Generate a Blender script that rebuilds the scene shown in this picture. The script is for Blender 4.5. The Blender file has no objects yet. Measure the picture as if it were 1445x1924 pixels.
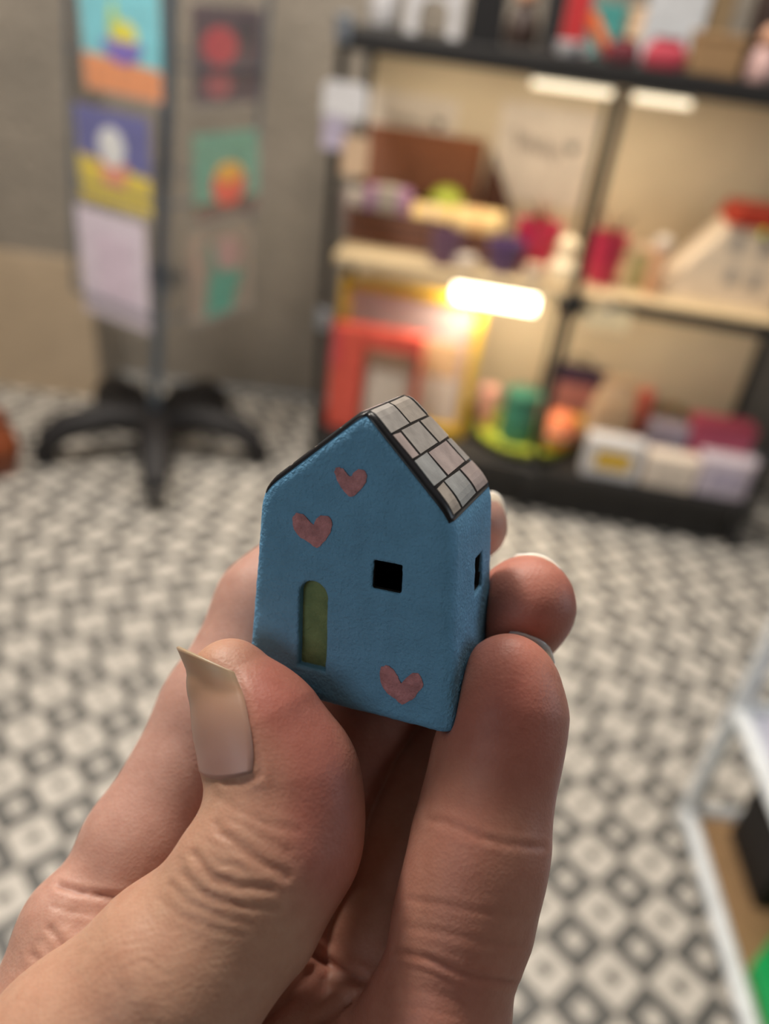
import bpy, bmesh, math, random
import numpy as np
from mathutils import Matrix, Vector
random.seed(7)
rng = np.random.default_rng(7)
scene = bpy.context.scene
COL = scene.collection
R_ = math.radians

# ------------------------------------------------------------------ camera
FPX, CX, CY = 1500.0, 722.5, 962.0
PITCH, ROLL, CAMH = R_(33.0), R_(7.5), 1.25
FW = np.array([0, math.cos(PITCH), -math.sin(PITCH)])
_R0 = np.array([1.0, 0, 0]); _D0 = np.array([0, -math.sin(PITCH), -math.cos(PITCH)])
RT = math.cos(ROLL) * _R0 - math.sin(ROLL) * _D0
DN = math.sin(ROLL) * _R0 + math.cos(ROLL) * _D0
CAM = np.array([0, 0, CAMH])
cam_d = bpy.data.cameras.new('camera'); cam = bpy.data.objects.new('camera', cam_d); COL.objects.link(cam)
m = Matrix.Identity(4)
for i in range(3):
    m[i][0], m[i][1], m[i][2], m[i][3] = RT[i], -DN[i], -FW[i], CAM[i]
cam.matrix_world = m
cam_d.sensor_fit = 'VERTICAL'; cam_d.sensor_height = 24.0
cam_d.lens = 24.0 * FPX / 1924.0
cam_d.clip_start = 0.01
cam_d.dof.use_dof = True
cam_d.dof.focus_distance = 0.1105
cam_d.dof.aperture_fstop = cam_d.lens / 3.0       # pupil of 3 mm
scene.camera = cam

# ------------------------------------------------------------------ light
scene.view_settings.view_transform = 'Standard'
scene.view_settings.look = 'None'
scene.view_settings.gamma = 1.0
scene.view_settings.use_curve_mapping = False
scene.view_settings.exposure = 0.0
scene.cycles.use_denoising = True
world = bpy.data.worlds.new('world'); scene.world = world; world.use_nodes = True
world.node_tree.nodes['Background'].inputs[0].default_value = (0.80, 0.90, 1.0, 1)
world.node_tree.nodes['Background'].inputs[1].default_value = 0.25

def area(name, loc, aim, size, energy, color, sy=None):
    d = bpy.data.lights.new(name, 'AREA'); d.energy = energy; d.color = color
    d.size = size
    if sy: d.shape = 'RECTANGLE'; d.size_y = sy
    o = bpy.data.objects.new(name, d); COL.objects.link(o)
    o.location = loc
    o.rotation_euler = (Vector(aim) - Vector(loc)).to_track_quat('-Z', 'Y').to_euler()
    return o
area('ceiling_light_over_floor', (0.15, 1.75, 2.85), (0.15, 1.6, 0), 0.9, 40, (1.0, 0.92, 0.82), 0.9)
area('ceiling_light_by_cards', (-0.9, 1.1, 2.8), (-0.5, 2.6, 0.2), 0.6, 42, (1.0, 0.92, 0.82), 0.6)
area('ceiling_spot_overhead', (-0.85, 1.0, 2.6), (0, 0.1, 1.2), 0.26, 24, (1.0, 0.93, 0.84), 0.26)
area('added_front_fill', (-1.3, -1.6, 1.9), (0, 0.1, 1.2), 1.0, 7.5, (0.86, 0.94, 1.0), 1.0)  # added fill from behind the camera, lifts the hand and house front
area('shop_window_light', (2.4, 0.5, 1.7), (0, 0.2, 1.1), 1.0, 12, (0.78, 0.89, 1.0), 1.2)

# ------------------------------------------------------------------ geometry of pixels and planes (layout helpers)
def ray(x, y): return FW + (x - CX) / FPX * RT + (y - CY) / FPX * DN
def at(x, y, d): return CAM + d * ray(x, y)
def onz(x, y, z=0.0):
    r = ray(x, y); return CAM + r * ((z - CAM[2]) / r[2])
def hit(x, y, P0, N):
    r = ray(x, y); return CAM + r * (np.dot(np.asarray(P0) - CAM, N) / np.dot(r, N))
def depth_of(p): return float(np.dot(np.asarray(p) - CAM, FW))
def project(P):
    v = np.asarray(P) - CAM; d = v @ FW
    return CX + FPX * (v @ RT) / d, CY + FPX * (v @ DN) / d

# ------------------------------------------------------------------ materials
MATS = {}
def mat(name, col, rough=0.6, var=0.12, scale=30.0, bump=0.0, bscale=200.0, metal=0.0, emit=None, estr=0.0,
        trans=0.0, spec=0.5, stretch=(1, 1, 1), col2=None, coat=0.0, alpha=1.0):
    if name in MATS: return MATS[name]
    M = bpy.data.materials.new(name); M.use_nodes = True
    nt = M.node_tree; N = nt.nodes; L = nt.links
    b = N['Principled BSDF']
    tc = N.new('ShaderNodeTexCoord'); mp = N.new('ShaderNodeMapping'); mp.inputs['Scale'].default_value = stretch
    L.new(tc.outputs['Object'], mp.inputs[0])
    nz = N.new('ShaderNodeTexNoise'); nz.inputs['Scale'].default_value = scale; nz.inputs['Detail'].default_value = 5
    L.new(mp.outputs[0], nz.inputs[0])
    rp = N.new('ShaderNodeValToRGB')
    c2 = col2 if col2 else tuple(max(0, c * (1 - var)) for c in col)
    c1 = col if col2 else tuple(min(1, c * (1 + var)) for c in col)
    rp.color_ramp.elements[0].position = 0.32; rp.color_ramp.elements[1].position = 0.68
    rp.color_ramp.elements[0].color = (*c2, 1); rp.color_ramp.elements[1].color = (*c1, 1)
    L.new(nz.outputs[0], rp.inputs[0]); L.new(rp.outputs[0], b.inputs['Base Color'])
    b.inputs['Roughness'].default_value = rough; b.inputs['Metallic'].default_value = metal
    b.inputs['Specular IOR Level'].default_value = spec
    b.inputs['Coat Weight'].default_value = coat; b.inputs['Alpha'].default_value = alpha
    b.inputs['Transmission Weight'].default_value = trans
    if emit:
        b.inputs['Emission Color'].default_value = (*emit, 1); b.inputs['Emission Strength'].default_value = estr
    if bump:
        n2 = N.new('ShaderNodeTexNoise'); n2.inputs['Scale'].default_value = bscale; n2.inputs['Detail'].default_value = 4
        L.new(mp.outputs[0], n2.inputs[0])
        bp = N.new('ShaderNodeBump'); bp.inputs['Strength'].default_value = bump; bp.inputs['Distance'].default_value = 0.2 / bscale * 4
        L.new(n2.outputs[0], bp.inputs['Height']); L.new(bp.outputs[0], b.inputs['Normal'])
    MATS[name] = M
    return M
def paint(name, r, g, b, rough=0.6, **k):
    """plain colour given as 0-255 display values"""
    f = lambda c: (c / 255.0 / 12.92) if c <= 10 else ((c / 255.0 + 0.055) / 1.055) ** 2.4
    return mat(name, (f(r), f(g), f(b)), rough, **k)

# ------------------------------------------------------------------ mesh helpers
class MB:
    """collects simple solids, then links them as one mesh object"""
    def __init__(s): s.v = []; s.f = []; s.mi = []
    def add(s, vs, fs, mi=0):
        o = len(s.v); s.v += [tuple(v) for v in vs]; s.f += [tuple(i + o for i in f) for f in fs]; s.mi += [mi] * len(fs); return s
    def box(s, x0, x1, y0, y1, z0, z1, b=0.0, mi=0):
        if b <= 0:
            vs = [(x, y, z) for z in (z0, z1) for y in (y0, y1) for x in (x0, x1)]
            fs = [(0, 2, 3, 1), (4, 5, 7, 6), (0, 1, 5, 4), (2, 6, 7, 3), (0, 4, 6, 2), (1, 3, 7, 5)]
            return s.add(vs, fs, mi)
        bm = bmesh.new(); bmesh.ops.create_cube(bm, size=1)
        for v in bm.verts:
            v.co = Vector(((x0 + x1) / 2 + v.co.x * (x1 - x0), (y0 + y1) / 2 + v.co.y * (y1 - y0), (z0 + z1) / 2 + v.co.z * (z1 - z0)))
        bmesh.ops.bevel(bm, geom=bm.edges[:], offset=b, segments=2, profile=0.5, affect='EDGES')
        bm.verts.index_update()
        s.add([v.co[:] for v in bm.verts], [[v.index for v in f.verts] for f in bm.faces], mi); bm.free(); return s
    def lathe(s, prof, n=20, c=(0, 0, 0), sx=1.0, sy=1.0, mi=0):
        vs = []; fs = []
        for r, z in prof:
            for k in range(n):
                a = 2 * math.pi * k / n; vs.append((c[0] + sx * r * math.cos(a), c[1] + sy * r * math.sin(a), c[2] + z))
        for i in range(len(prof) - 1):
            for k in range(n):
                k2 = (k + 1) % n; fs.append((i * n + k, i * n + k2, (i + 1) * n + k2, (i + 1) * n + k))
        fs.append(tuple(range(n))[::-1]); fs.append(tuple((len(prof) - 1) * n + k for k in range(n)))
        return s.add(vs, fs, mi)
    def tube(s, pts, r, n=8, mi=0, closed=False):
        pts = [Vector(p) for p in pts]; rs = r if isinstance(r, (list, tuple)) else [r] * len(pts)
        vs = []; fs = []; up = None
        for i, p in enumerate(pts):
            if closed: t = pts[(i + 1) % len(pts)] - pts[i - 1]
            else: t = (pts[min(i + 1, len(pts) - 1)] - pts[max(i - 1, 0)])
            t.normalize()
            if up is None: up = Vector((0, 0, 1)) if abs(t.z) < 0.9 else Vector((1, 0, 0))
            a = t.cross(up); a.normalize(); bb = a.cross(t); up = bb
            for k in range(n):
                q = 2 * math.pi * k / n; vs.append(p + (a * math.cos(q) + bb * math.sin(q)) * rs[i])
        m_ = len(pts)
        for i in range(m_ if closed else m_ - 1):
            for k in range(n):
                k2 = (k + 1) % n; j = (i + 1) % m_
                fs.append((i * n + k, i * n + k2, j * n + k2, j * n + k))
        if not closed:
            fs.append(tuple(range(n))[::-1]); fs.append(tuple((m_ - 1) * n + k for k in range(n)))
        return s.add([v[:] for v in vs], fs, mi)
    def prism(s, poly, y0, y1, mi=0):
        """polygon in x,z extruded from y0 (front) to y1"""
        n = len(poly); vs = [(x, y0, z) for x, z in poly] + [(x, y1, z) for x, z in poly]
        fs = [tuple(range(n)), tuple(range(2 * n - 1, n - 1, -1))] + [(i, i + n, (i + 1) % n + n, (i + 1) % n) for i in range(n)]
        return s.add(vs, fs, mi)
    def ball(s, c, r, sx=1, sy=1, sz=1, n=16, mi=0):
        prof = [(max(1e-5, r * math.sin(math.pi * i / 10)), -r * sz * math.cos(math.pi * i / 10)) for i in range(11)]
        return s.lathe(prof, n, c, sx, sy, mi)
    def mesh(s, name, mats, smooth=False):
        me = bpy.data.meshes.new(name); me.from_pydata(s.v, [], s.f); me.update()
        for mm in (mats if isinstance(mats, (list, tuple)) else [mats]): me.materials.append(mm)
        me.polygons.foreach_set('material_index', s.mi)
        bm = bmesh.new(); bm.from_mesh(me); bmesh.ops.recalc_face_normals(bm, faces=bm.faces[:]); bm.to_mesh(me); bm.free()
        if smooth:
            me.polygons.foreach_set('use_smooth', [True] * len(me.polygons))
            try: me.set_sharp_from_angle(angle=R_(40))
            except Exception: pass
        return me
    def build(s, name, mats, parent=None, smooth=False):
        o = bpy.data.objects.new(name, s.mesh(name, mats, smooth)); COL.objects.link(o)
        if parent: o.parent = parent
        return o
def tag(o, label=None, cat=None, group=None, kind=None):
    if label: o['label'] = label
    if cat: o['category'] = cat
    if group: o['group'] = group
    if kind: o['kind'] = kind
    return o
def thing(name, label, cat, loc=(0, 0, 0), rz=0.0, group=None):
    o = bpy.data.objects.new(name, None); COL.objects.link(o); o.empty_display_size = 0.02
    o.location = Vector([float(a) for a in loc]); o.rotation_euler = (0, 0, rz)
    return tag(o, label, cat, group)
def struct(o, label=None):
    o['kind'] = 'structure'
    if label: o['label'] = label
    return o
def raw(name, verts, faces, mats, parent=None, smooth=True):
    me = bpy.data.meshes.new(name)
    me.from_pydata([tuple(map(float, v)) for v in verts], [], [tuple(int(i) for i in f) for f in faces]); me.update()
    for mm in (mats if isinstance(mats, (list, tuple)) else [mats]): me.materials.append(mm)
    if smooth: me.polygons.foreach_set('use_smooth', [True] * len(me.polygons))
    o = bpy.data.objects.new(name, me); COL.objects.link(o)
    if parent: o.parent = parent
    return o

# ================================================================== SETTING
plaster = mat('taupe_plaster', (0.31, 0.268, 0.22), 0.85, col2=(0.225, 0.198, 0.165), scale=3.5, bump=0.5, bscale=40)
warm_light_tan = mat('tan_painted_light', (0.50, 0.385, 0.265), 0.85, var=0.1, scale=5, bump=0.4, bscale=60)
WALLY = 2.62
struct(MB().box(-3.2, 4.2, WALLY, WALLY + 0.12, 0, 2.95).build('wall_back', plaster), 'grey brown plaster wall behind the card spinner and shelves')
struct(MB().box(-3.2, -3.08, -2.5, WALLY, 0, 2.95).build('wall_left', plaster), 'grey brown plaster side wall')
struct(MB().box(-3.2, 4.2, -2.5, WALLY, 2.95, 3.05).build('ceiling', mat('ceiling_white', (0.6, 0.57, 0.52), 0.9)), 'plain white shop ceiling')
struct(MB().box(4.2, 4.32, -2.5, WALLY, 0, 2.95).build('wall_right', plaster), 'grey brown plaster wall on the right')
struct(MB().box(-3.2, 4.2, -2.62, -2.5, 0, 2.95).build('wall_front', plaster), 'grey brown plaster wall behind the viewer')
pier = struct(MB().box(-1.75, -1.005, WALLY - 0.22, WALLY - 0.002, 0.0, 2.94, 0.006).build('wall_pier', plaster), 'plaster pier standing out from the back wall')
struct(MB().box(-1.76, -0.995, WALLY - 0.23, WALLY - 0.2205, 0.0, 0.46, 0.003).build('warm_light_panel_1', warm_light_tan), 'warm light painted in tan on the lower half of the pier')  # warm light low on the pier, painted as a tan sheet

# floor: cement tiles laid on the diagonal
PT = 0.107; X0, Y0 = 0.396, 0.627
t_dark = mat('tile_dark', (0.10, 0.098, 0.092), 0.42, var=0.25, scale=40, bump=0.15, bscale=120)
t_lite = mat('tile_light', (0.56, 0.52, 0.465), 0.42, var=0.08, scale=25, bump=0.15, bscale=120)
t_mid = mat('tile_mark', (0.075, 0.07, 0.06), 0.42, var=0.25, scale=60)
grout = mat('grout', (0.26, 0.245, 0.22), 0.9)
floor = struct(MB().box(-3.2, 4.2, -2.5, WALLY, -0.05, -0.004).build('floor', grout), 'black and white patterned tile floor')
def tile_geom(mb, cx, cy, hd, inner, m0, m1):
    """diamond tile: bevelled rim, top face with an inset square of another colour"""
    def dia(h, z): return [(cx + h, cy, z), (cx, cy + h, z), (cx - h, cy, z), (cx, cy - h, z)]
    vs = dia(hd, -0.004) + dia(hd, -0.001) + dia(hd - 0.001, 0.0) + dia(inner, 0.0)
    fs = []; mi = []
    for r in range(3):
        for k in range(4):
            fs.append((r * 4 + k, r * 4 + (k + 1) % 4, (r + 1) * 4 + (k + 1) % 4, (r + 1) * 4 + k)); mi.append(m0)
    fs.append((12, 13, 14, 15)); mi.append(m1)
    o = len(mb.v); mb.v += vs; mb.f += [tuple(i + o for i in f) for f in fs]; mb.mi += mi
HD = PT / 2 - 0.0012
tm = []
for kind in (0, 1):
    mb = MB()
    if kind: tile_geom(mb, 0, 0, HD, 0.0195, 0, 1)
    else: tile_geom(mb, 0, 0, HD, 0.0135, 0, 1)
    tm.append(mb.mesh('tile', [t_dark, t_lite] if kind else [t_lite, t_mid]))
HANDPX = [(470, 1080), (500, 900), (690, 760), (930, 900), (1075, 1050), (1075, 1240), (1000, 1700), (940, 1924), (0, 1924), (0, 1870), (110, 1660), (250, 1400), (400, 1190)]
def inpoly(x, y, P):
    c = False
    for i in range(len(P)):
        x1, y1 = P[i]; x2, y2 = P[i - 1]
        if (y1 > y) != (y2 > y) and x < (x2 - x1) * (y - y1) / (y2 - y1) + x1: c = not c
    return c
near = []; rest = []
for i in range(-34, 36):
    for j in range(-28, 20):
        for kind in (0, 1):
            x = X0 + (i + 0.5 * (1 - kind)) * PT; y = Y0 + (j + 0.5 * (1 - kind)) * PT
            if y > WALLY - 0.05 or y < -2.4 or x < -3.05 or x > 4.1: continue
            d = (np.array([x, y, 0]) - CAM) @ FW
            vis = False
            if d > 0.2:
                px, py = project((x, y, 0))
                vis = -30 < px < 1475 and 820 < py < 1955 and not inpoly(px, py, HANDPX) and not (px > 1340 and py > 1560)
            (near if vis else rest).append((d, x, y, kind))
near.sort(); rest += near[300:]; near = near[:300]
for d, x, y, kind in near:
    o = bpy.data.objects.new('tile', tm[kind]); COL.objects.link(o); o.parent = floor; o.location = (x, y, 0)
mb = MB()
for d, x, y, kind in rest:
    tile_geom(mb, x, y, HD, 0.0195 if kind else 0.0135, 1 if kind else 0, 0 if kind else 2)
o = mb.build('tiles_beyond', [t_lite, t_dark, t_mid], floor); o['kind'] = 'stuff'

# ================================================================== IMPLICIT SURFACE TOOLS
def surface_nets(fn, lo, hi, h, slack=1.7):
    lo = np.array(lo, np.float64); hi = np.array(hi, np.float64)
    nb = np.ceil((hi - lo) / (4 * h)).astype(int) + 1
    N = nb * 4
    bc = np.stack(np.meshgrid(*[lo[a] + (np.arange(nb[a]) * 4 + 1.5) * h for a in range(3)], indexing='ij'), -1).reshape(-1, 3)
    bd = fn(bc)
    act = np.abs(bd) < 3.5 * h * slack
    val = np.empty(tuple(N), np.float32)
    sgn = np.where(bd < 0, -1.0, 1.0).astype(np.float32).reshape(tuple(nb))
    val[:] = np.repeat(np.repeat(np.repeat(sgn, 4, 0), 4, 1), 4, 2)
    bi = np.stack(np.unravel_index(np.nonzero(act)[0], tuple(nb)), -1) * 4
    off = np.stack(np.meshgrid(range(4), range(4), range(4), indexing='ij'), -1).reshape(-1, 3)
    for s in range(0, len(bi), 12000):
        ii = (bi[s:s + 12000, None, :] + off[None]).reshape(-1, 3)
        val[ii[:, 0], ii[:, 1], ii[:, 2]] = fn(lo + ii * h)
    ins = val < 0
    c = np.zeros(tuple(N - 1), np.int8)
    for dx in (0, 1):
        for dy in (0, 1):
            for dz in (0, 1):
                c += ins[dx:N[0] - 1 + dx, dy:N[1] - 1 + dy, dz:N[2] - 1 + dz]
    cells = np.argwhere((c > 0) & (c < 8))
    vid = np.full(tuple(N - 1), -1, np.int32); vid[cells[:, 0], cells[:, 1], cells[:, 2]] = np.arange(len(cells))
    acc = np.zeros((len(cells), 3)); cnt = np.zeros(len(cells))
    cor = [(a, b, d) for a in (0, 1) for b in (0, 1) for d in (0, 1)]
    cv = {q: val[cells[:, 0] + q[0], cells[:, 1] + q[1], cells[:, 2] + q[2]].astype(np.float64) for q in cor}
    for q in cor:
        for ax in range(3):
            if q[ax] == 0:
                q2 = list(q); q2[ax] = 1; q2 = tuple(q2)
                a, b = cv[q], cv[q2]; x = (a < 0) != (b < 0)
                t = np.where(x, a / np.where(x, a - b, 1), 0)
                p = np.array(q, float)[None] + np.eye(3)[ax][None] * t[:, None]
                acc += p * x[:, None]; cnt += x
    verts = lo + (cells + acc / cnt[:, None]) * h
    quads = []
    for ax in range(3):
        b, d = [(1, 2), (2, 0), (0, 1)][ax]
        sl0 = [slice(1, n - 1) for n in N]; sl0[ax] = slice(0, N[ax] - 1)
        sl1 = list(sl0); sl1[ax] = slice(1, N[ax])
        A = ins[tuple(sl0)]; B = ins[tuple(sl1)]
        e = np.argwhere(A != B); base = e.copy()
        for k in range(3):
            if k != ax: base[:, k] += 1
        flip = A[e[:, 0], e[:, 1], e[:, 2]]
        def cell(ob, od):
            q = base.copy(); q[:, b] += ob; q[:, d] += od
            return vid[q[:, 0], q[:, 1], q[:, 2]]
        Q = np.stack([cell(-1, -1), cell(0, -1), cell(0, 0), cell(-1, 0)], -1)
        Q = np.where(flip[:, None], Q, Q[:, ::-1]); quads.append(Q)
    quads = np.concatenate(quads); quads = quads[(quads >= 0).all(1)]
    return verts, quads
def gradient(fn, P, e=1e-4):
    g = np.stack([fn(P + np.eye(3)[a] * e) - fn(P - np.eye(3)[a] * e) for a in range(3)], -1)
    return g / np.maximum(np.linalg.norm(g, axis=1, keepdims=True), 1e-9)
def snap(fn, P, it=2, off=0.0):
    for _ in range(it):
        g = gradient(fn, P); P = P - g * np.clip(fn(P) - off, -6e-4, 6e-4)[:, None]
    return P
def smin(a, b, k):
    h = np.maximum(k - np.abs(a - b), 0) / k; return np.minimum(a, b) - h * h * k * 0.25
def smax(a, b, k): return -smin(-a, -b, k)
def cone(X, a, b, r1, r2):
    """tapered capsule; X holds the three coordinate rows"""
    ba = [float(v) for v in np.asarray(b) - np.asarray(a)]; bb = ba[0] ** 2 + ba[1] ** 2 + ba[2] ** 2
    x = X[0] - np.float32(a[0]); y = X[1] - np.float32(a[1]); z = X[2] - np.float32(a[2])
    dt_ = x * np.float32(ba[0]) + y * np.float32(ba[1]) + z * np.float32(ba[2])
    h = np.clip(dt_ * np.float32(1 / bb), 0, 1)
    q = x * x + y * y + z * z - h * (2 * dt_ - h * np.float32(bb))
    return np.sqrt(np.maximum(q, 0)) - (np.float32(r1) + np.float32(r2 - r1) * h)
def vnoise(P, s, seed=0):
    """cheap smooth value noise"""
    P = P * s + seed * 17.3; i = np.floor(P).astype(np.int64); f = P - i; f = f * f * (3 - 2 * f)
    def hsh(a): 
        n = (a[:, 0] * 73856093) ^ (a[:, 1] * 19349663) ^ (a[:, 2] * 83492791); n = (n ^ (n >> 13)) * 1274126177
        return ((n ^ (n >> 16)) & 0xffff) / 32767.5 - 1.0
    r = 0
    for dx in (0, 1):
        for dy in (0, 1):
            for dz in (0, 1):
                w = (f[:, 0] if dx else 1 - f[:, 0]) * (f[:, 1] if dy else 1 - f[:, 1]) * (f[:, 2] if dz else 1 - f[:, 2])
                r = r + w * hsh(i + np.array([dx, dy, dz]))
    return r
def vnormals(V, Q):
    n = np.cross(V[Q[:, 2]] - V[Q[:, 0]], V[Q[:, 3]] - V[Q[:, 1]])
    out = np.zeros_like(V)
    for k in range(4):
        for a in range(3): out[:, a] += np.bincount(Q[:, k], n[:, a], len(V))
    return out / np.maximum(np.linalg.norm(out, axis=1, keepdims=True), 1e-12)
def fast_mesh(name, V, Q, mats):
    me = bpy.data.meshes.new(name)
    me.vertices.add(len(V)); me.vertices.foreach_set('co', V.astype(np.float32).ravel())
    me.loops.add(len(Q) * 4); me.loops.foreach_set('vertex_index', Q.astype(np.int32).ravel())
    me.polygons.add(len(Q)); me.polygons.foreach_set('loop_start', np.arange(0, len(Q) * 4, 4, dtype=np.int32))
    me.update(calc_edges=True); me.validate()
    me.polygons.foreach_set('use_smooth', [True] * len(me.polygons))
    for mm in mats: me.materials.append(mm)
    return me

# ================================================================== MINIATURE HOUSE
SC = 1.12
RM = np.array([[0.93211, 0.05167, 0.35848], [0.15692, -0.94966, -0.27116], [-0.32642, -0.309, 0.89329]])   # columns: width, up, depth
TH = np.array([-0.00517, 0.02565, 0.10413]) * SC
HW, RISE, DP, WB, WE, PK, DK = 0.02803 * SC, 0.01139 * SC, 0.01881 * SC, 0.029 * SC, 0.02473 * SC, 0.00103 * SC, 0.0150 * SC
C2W = np.stack([RT, DN, FW], 1)
HM = np.stack([RM[:, 0], RM[:, 2], RM[:, 1]], 1)      # local x, y(depth), z(up) -> camera
def cam2loc(Pc): return (Pc - TH) @ HM
def loc2px(P):
    c = np.asarray(P) @ HM.T + TH; return CX + FPX * c[..., 0] / c[..., 2], CY + FPX * c[..., 1] / c[..., 2]
def px2loc(x, y, P0, n):
    """point of the house plane (P0, n) seen at a pixel"""
    o = cam2loc(np.zeros(3)); d = np.array([(x - CX) / FPX, (y - CY) / FPX, 1.0]) @ HM
    P0 = np.asarray(P0, float); n = np.asarray(n, float); return o + d * (np.dot(P0 - o, n) / np.dot(d, n))
def pln(p, q, inside):
    """line through p,q in (x,z): unit normal away from inside"""
    d = np.array(q) - np.array(p); n = np.array([d[1], -d[0]]); n = n / np.linalg.norm(n)
    if np.dot(n, np.array(inside) - np.array(p)) > 0: n = -n
    return np.array(p), n
_in = (0, HW / 2)
side_planes = [pln((WB / 2, 0), (WE / 2, HW), _in), pln((-WB / 2, 0), (-WE / 2, HW), _in),
               pln((WE / 2, HW), (PK, HW + RISE), _in), pln((-WE / 2, HW), (PK, HW + RISE), _in), (np.array([0, 0.0]), np.array([0, -1.0]))]
def shell(P, k=0.0021):
    xz = P[:, [0, 2]]; r = np.full(len(P), -1.0)
    for p, n in side_planes: r = smax(r, (xz - p) @ n, k)
    r = smax(r, -P[:, 1], k); r = smax(r, P[:, 1] - DP, k)
    hip = np.array([0, RISE, DP - DK]); hip = hip / np.linalg.norm(hip)
    return smax(r, (P - np.array([0, DP, HW])) @ hip, k) - 0.0003
FRONT = ((0, 0, 0), (0, -1, 0))
fpx = lambda x, y: px2loc(x, y, *FRONT)
_p, _n = side_planes[0]; RIGHT = ((_p[0], 0, _p[1]), (_n[0], 0, _n[1]))
rpx = lambda x, y: px2loc(x, y, *RIGHT)
dl, dr = fpx(562, 1180)[0], fpx(615, 1180)[0]; dt, db = fpx(590, 1092)[2], fpx(590, 1256)[2]
dcx, dw = (dl + dr) / 2, (dr - dl) / 2
wa, wb_ = fpx(701, 1056), fpx(756, 1110)
wx0, wx1, wz0, wz1 = fpx(701, 1082)[0], fpx(756, 1082)[0], fpx(728, 1110)[2], fpx(728, 1056)[2]
rw = rpx(896, 1076); print('right window', rw, 'door', dl, dr, db, dt, 'win', wx0, wx1, wz0, wz1)
def boxd(P, c, hf, r=0.0003):
    q = np.abs(P - np.array(c)) - (np.array(hf) - r)
    return np.sqrt((np.maximum(q, 0) ** 2).sum(1)) + np.minimum(q.max(1), 0) - r
def house_sdf(P):
    s = shell(P)
    d = smax(s, -(s + 0.0013), 0.0004)                                            # hollow inside
    plate = boxd(P, (dcx, 0.002, (db + dt) / 2), (dw + 0.0014, 0.0030, (dt - db) / 2 + 0.002)) # keep clay behind the door
    d = np.minimum(d, smax(plate, s + 0.001, 0.0005))
    q = P.copy()
    arch = np.maximum(np.abs(q[:, 0] - dcx) - dw, np.abs(q[:, 2] - (db + dt - dw) / 2) - (dt - dw - db) / 2)
    arch = np.minimum(arch, np.sqrt((q[:, 0] - dcx) ** 2 + (q[:, 2] - (dt - dw)) ** 2) - dw)
    d = smax(d, -np.maximum(arch, np.abs(q[:, 1]) - 0.0015), 0.00045)
    d = smax(d, -boxd(P, ((wx0 + wx1) / 2, 0.0, (wz0 + wz1) / 2), ((wx1 - wx0) / 2, 0.0055, (wz1 - wz0) / 2)), 0.0004)
    rwc = (rw[0], rw[1], rw[2])
    d = smax(d, -boxd(P, rwc, (0.0055, 0.0021, 0.0027)), 0.0004)
    return d
HV, HQ = surface_nets(house_sdf, (-0.018, -0.0015, -0.0015), (0.018, 0.0235, 0.046), 0.00024)
HV = snap(house_sdf, HV, 2)
_s = shell(HV); outer = _s > -0.0004
_n = vnormals(HV, HQ)
lump = vnoise(HV, 420, 1) * 0.00006 + vnoise(HV, 1900, 2) * 0.00004 + np.maximum(vnoise(HV, 1500, 3) - 0.5, 0) * 0.0002
_rf = np.maximum((HV[:, [0, 2]] - side_planes[2][0]) @ side_planes[2][1], (HV[:, [0, 2]] - side_planes[3][0]) @ side_planes[3][1])
HV = HV + _n * (lump * np.where(outer, 1.0, 0.3) * np.clip((-0.0009 - _rf) / 0.001, 0.0, 1.0))[:, None]
clay = mat('blue_painted_clay', (0.15, 0.375, 0.60), 0.72, var=0.07, scale=260, bump=0.95, bscale=2100, spec=0.35)
house = thing('miniature_house', 'tiny blue painted clay house with pink hearts held between the fingers', 'miniature house')
hm = Matrix.Identity(4); HW3 = C2W @ HM; _o = CAM + C2W @ TH
for i in range(3):
    for j in range(3): hm[i][j] = HW3[i, j]
    hm[i][3] = _o[i]
house.matrix_world = hm
hollow_shade = mat('painted_hollow_shade', (0.02, 0.017, 0.016), 0.9)  # near-black for inner faces: shade of the hollow put into the colour
body = bpy.data.objects.new('body', fast_mesh('body', HV, HQ, [clay, hollow_shade]))
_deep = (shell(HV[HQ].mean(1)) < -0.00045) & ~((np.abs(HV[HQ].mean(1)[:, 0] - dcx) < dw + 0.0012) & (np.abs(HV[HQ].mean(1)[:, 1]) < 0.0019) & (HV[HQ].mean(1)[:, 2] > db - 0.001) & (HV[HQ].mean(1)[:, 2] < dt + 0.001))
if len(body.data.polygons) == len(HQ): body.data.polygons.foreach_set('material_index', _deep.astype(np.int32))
COL.objects.link(body); body.parent = house
# door panel in the recess
mb = MB(); pts = [(dcx - dw - 0.0001, db - 0.0001), (dcx + dw + 0.0001, db - 0.0001)]
pts += [(dcx + (dw + 0.0001) * math.cos(a), dt - dw + (dw + 0.0001) * math.sin(a)) for a in np.linspace(0, math.pi, 14)]
mb.prism(pts, 0.00115, 0.0022)
mb.build('door', mat('green_door_paint', (0.21, 0.30, 0.13), 0.8, col2=(0.15, 0.23, 0.10), scale=500, bump=0.95, bscale=2100), house)
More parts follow.
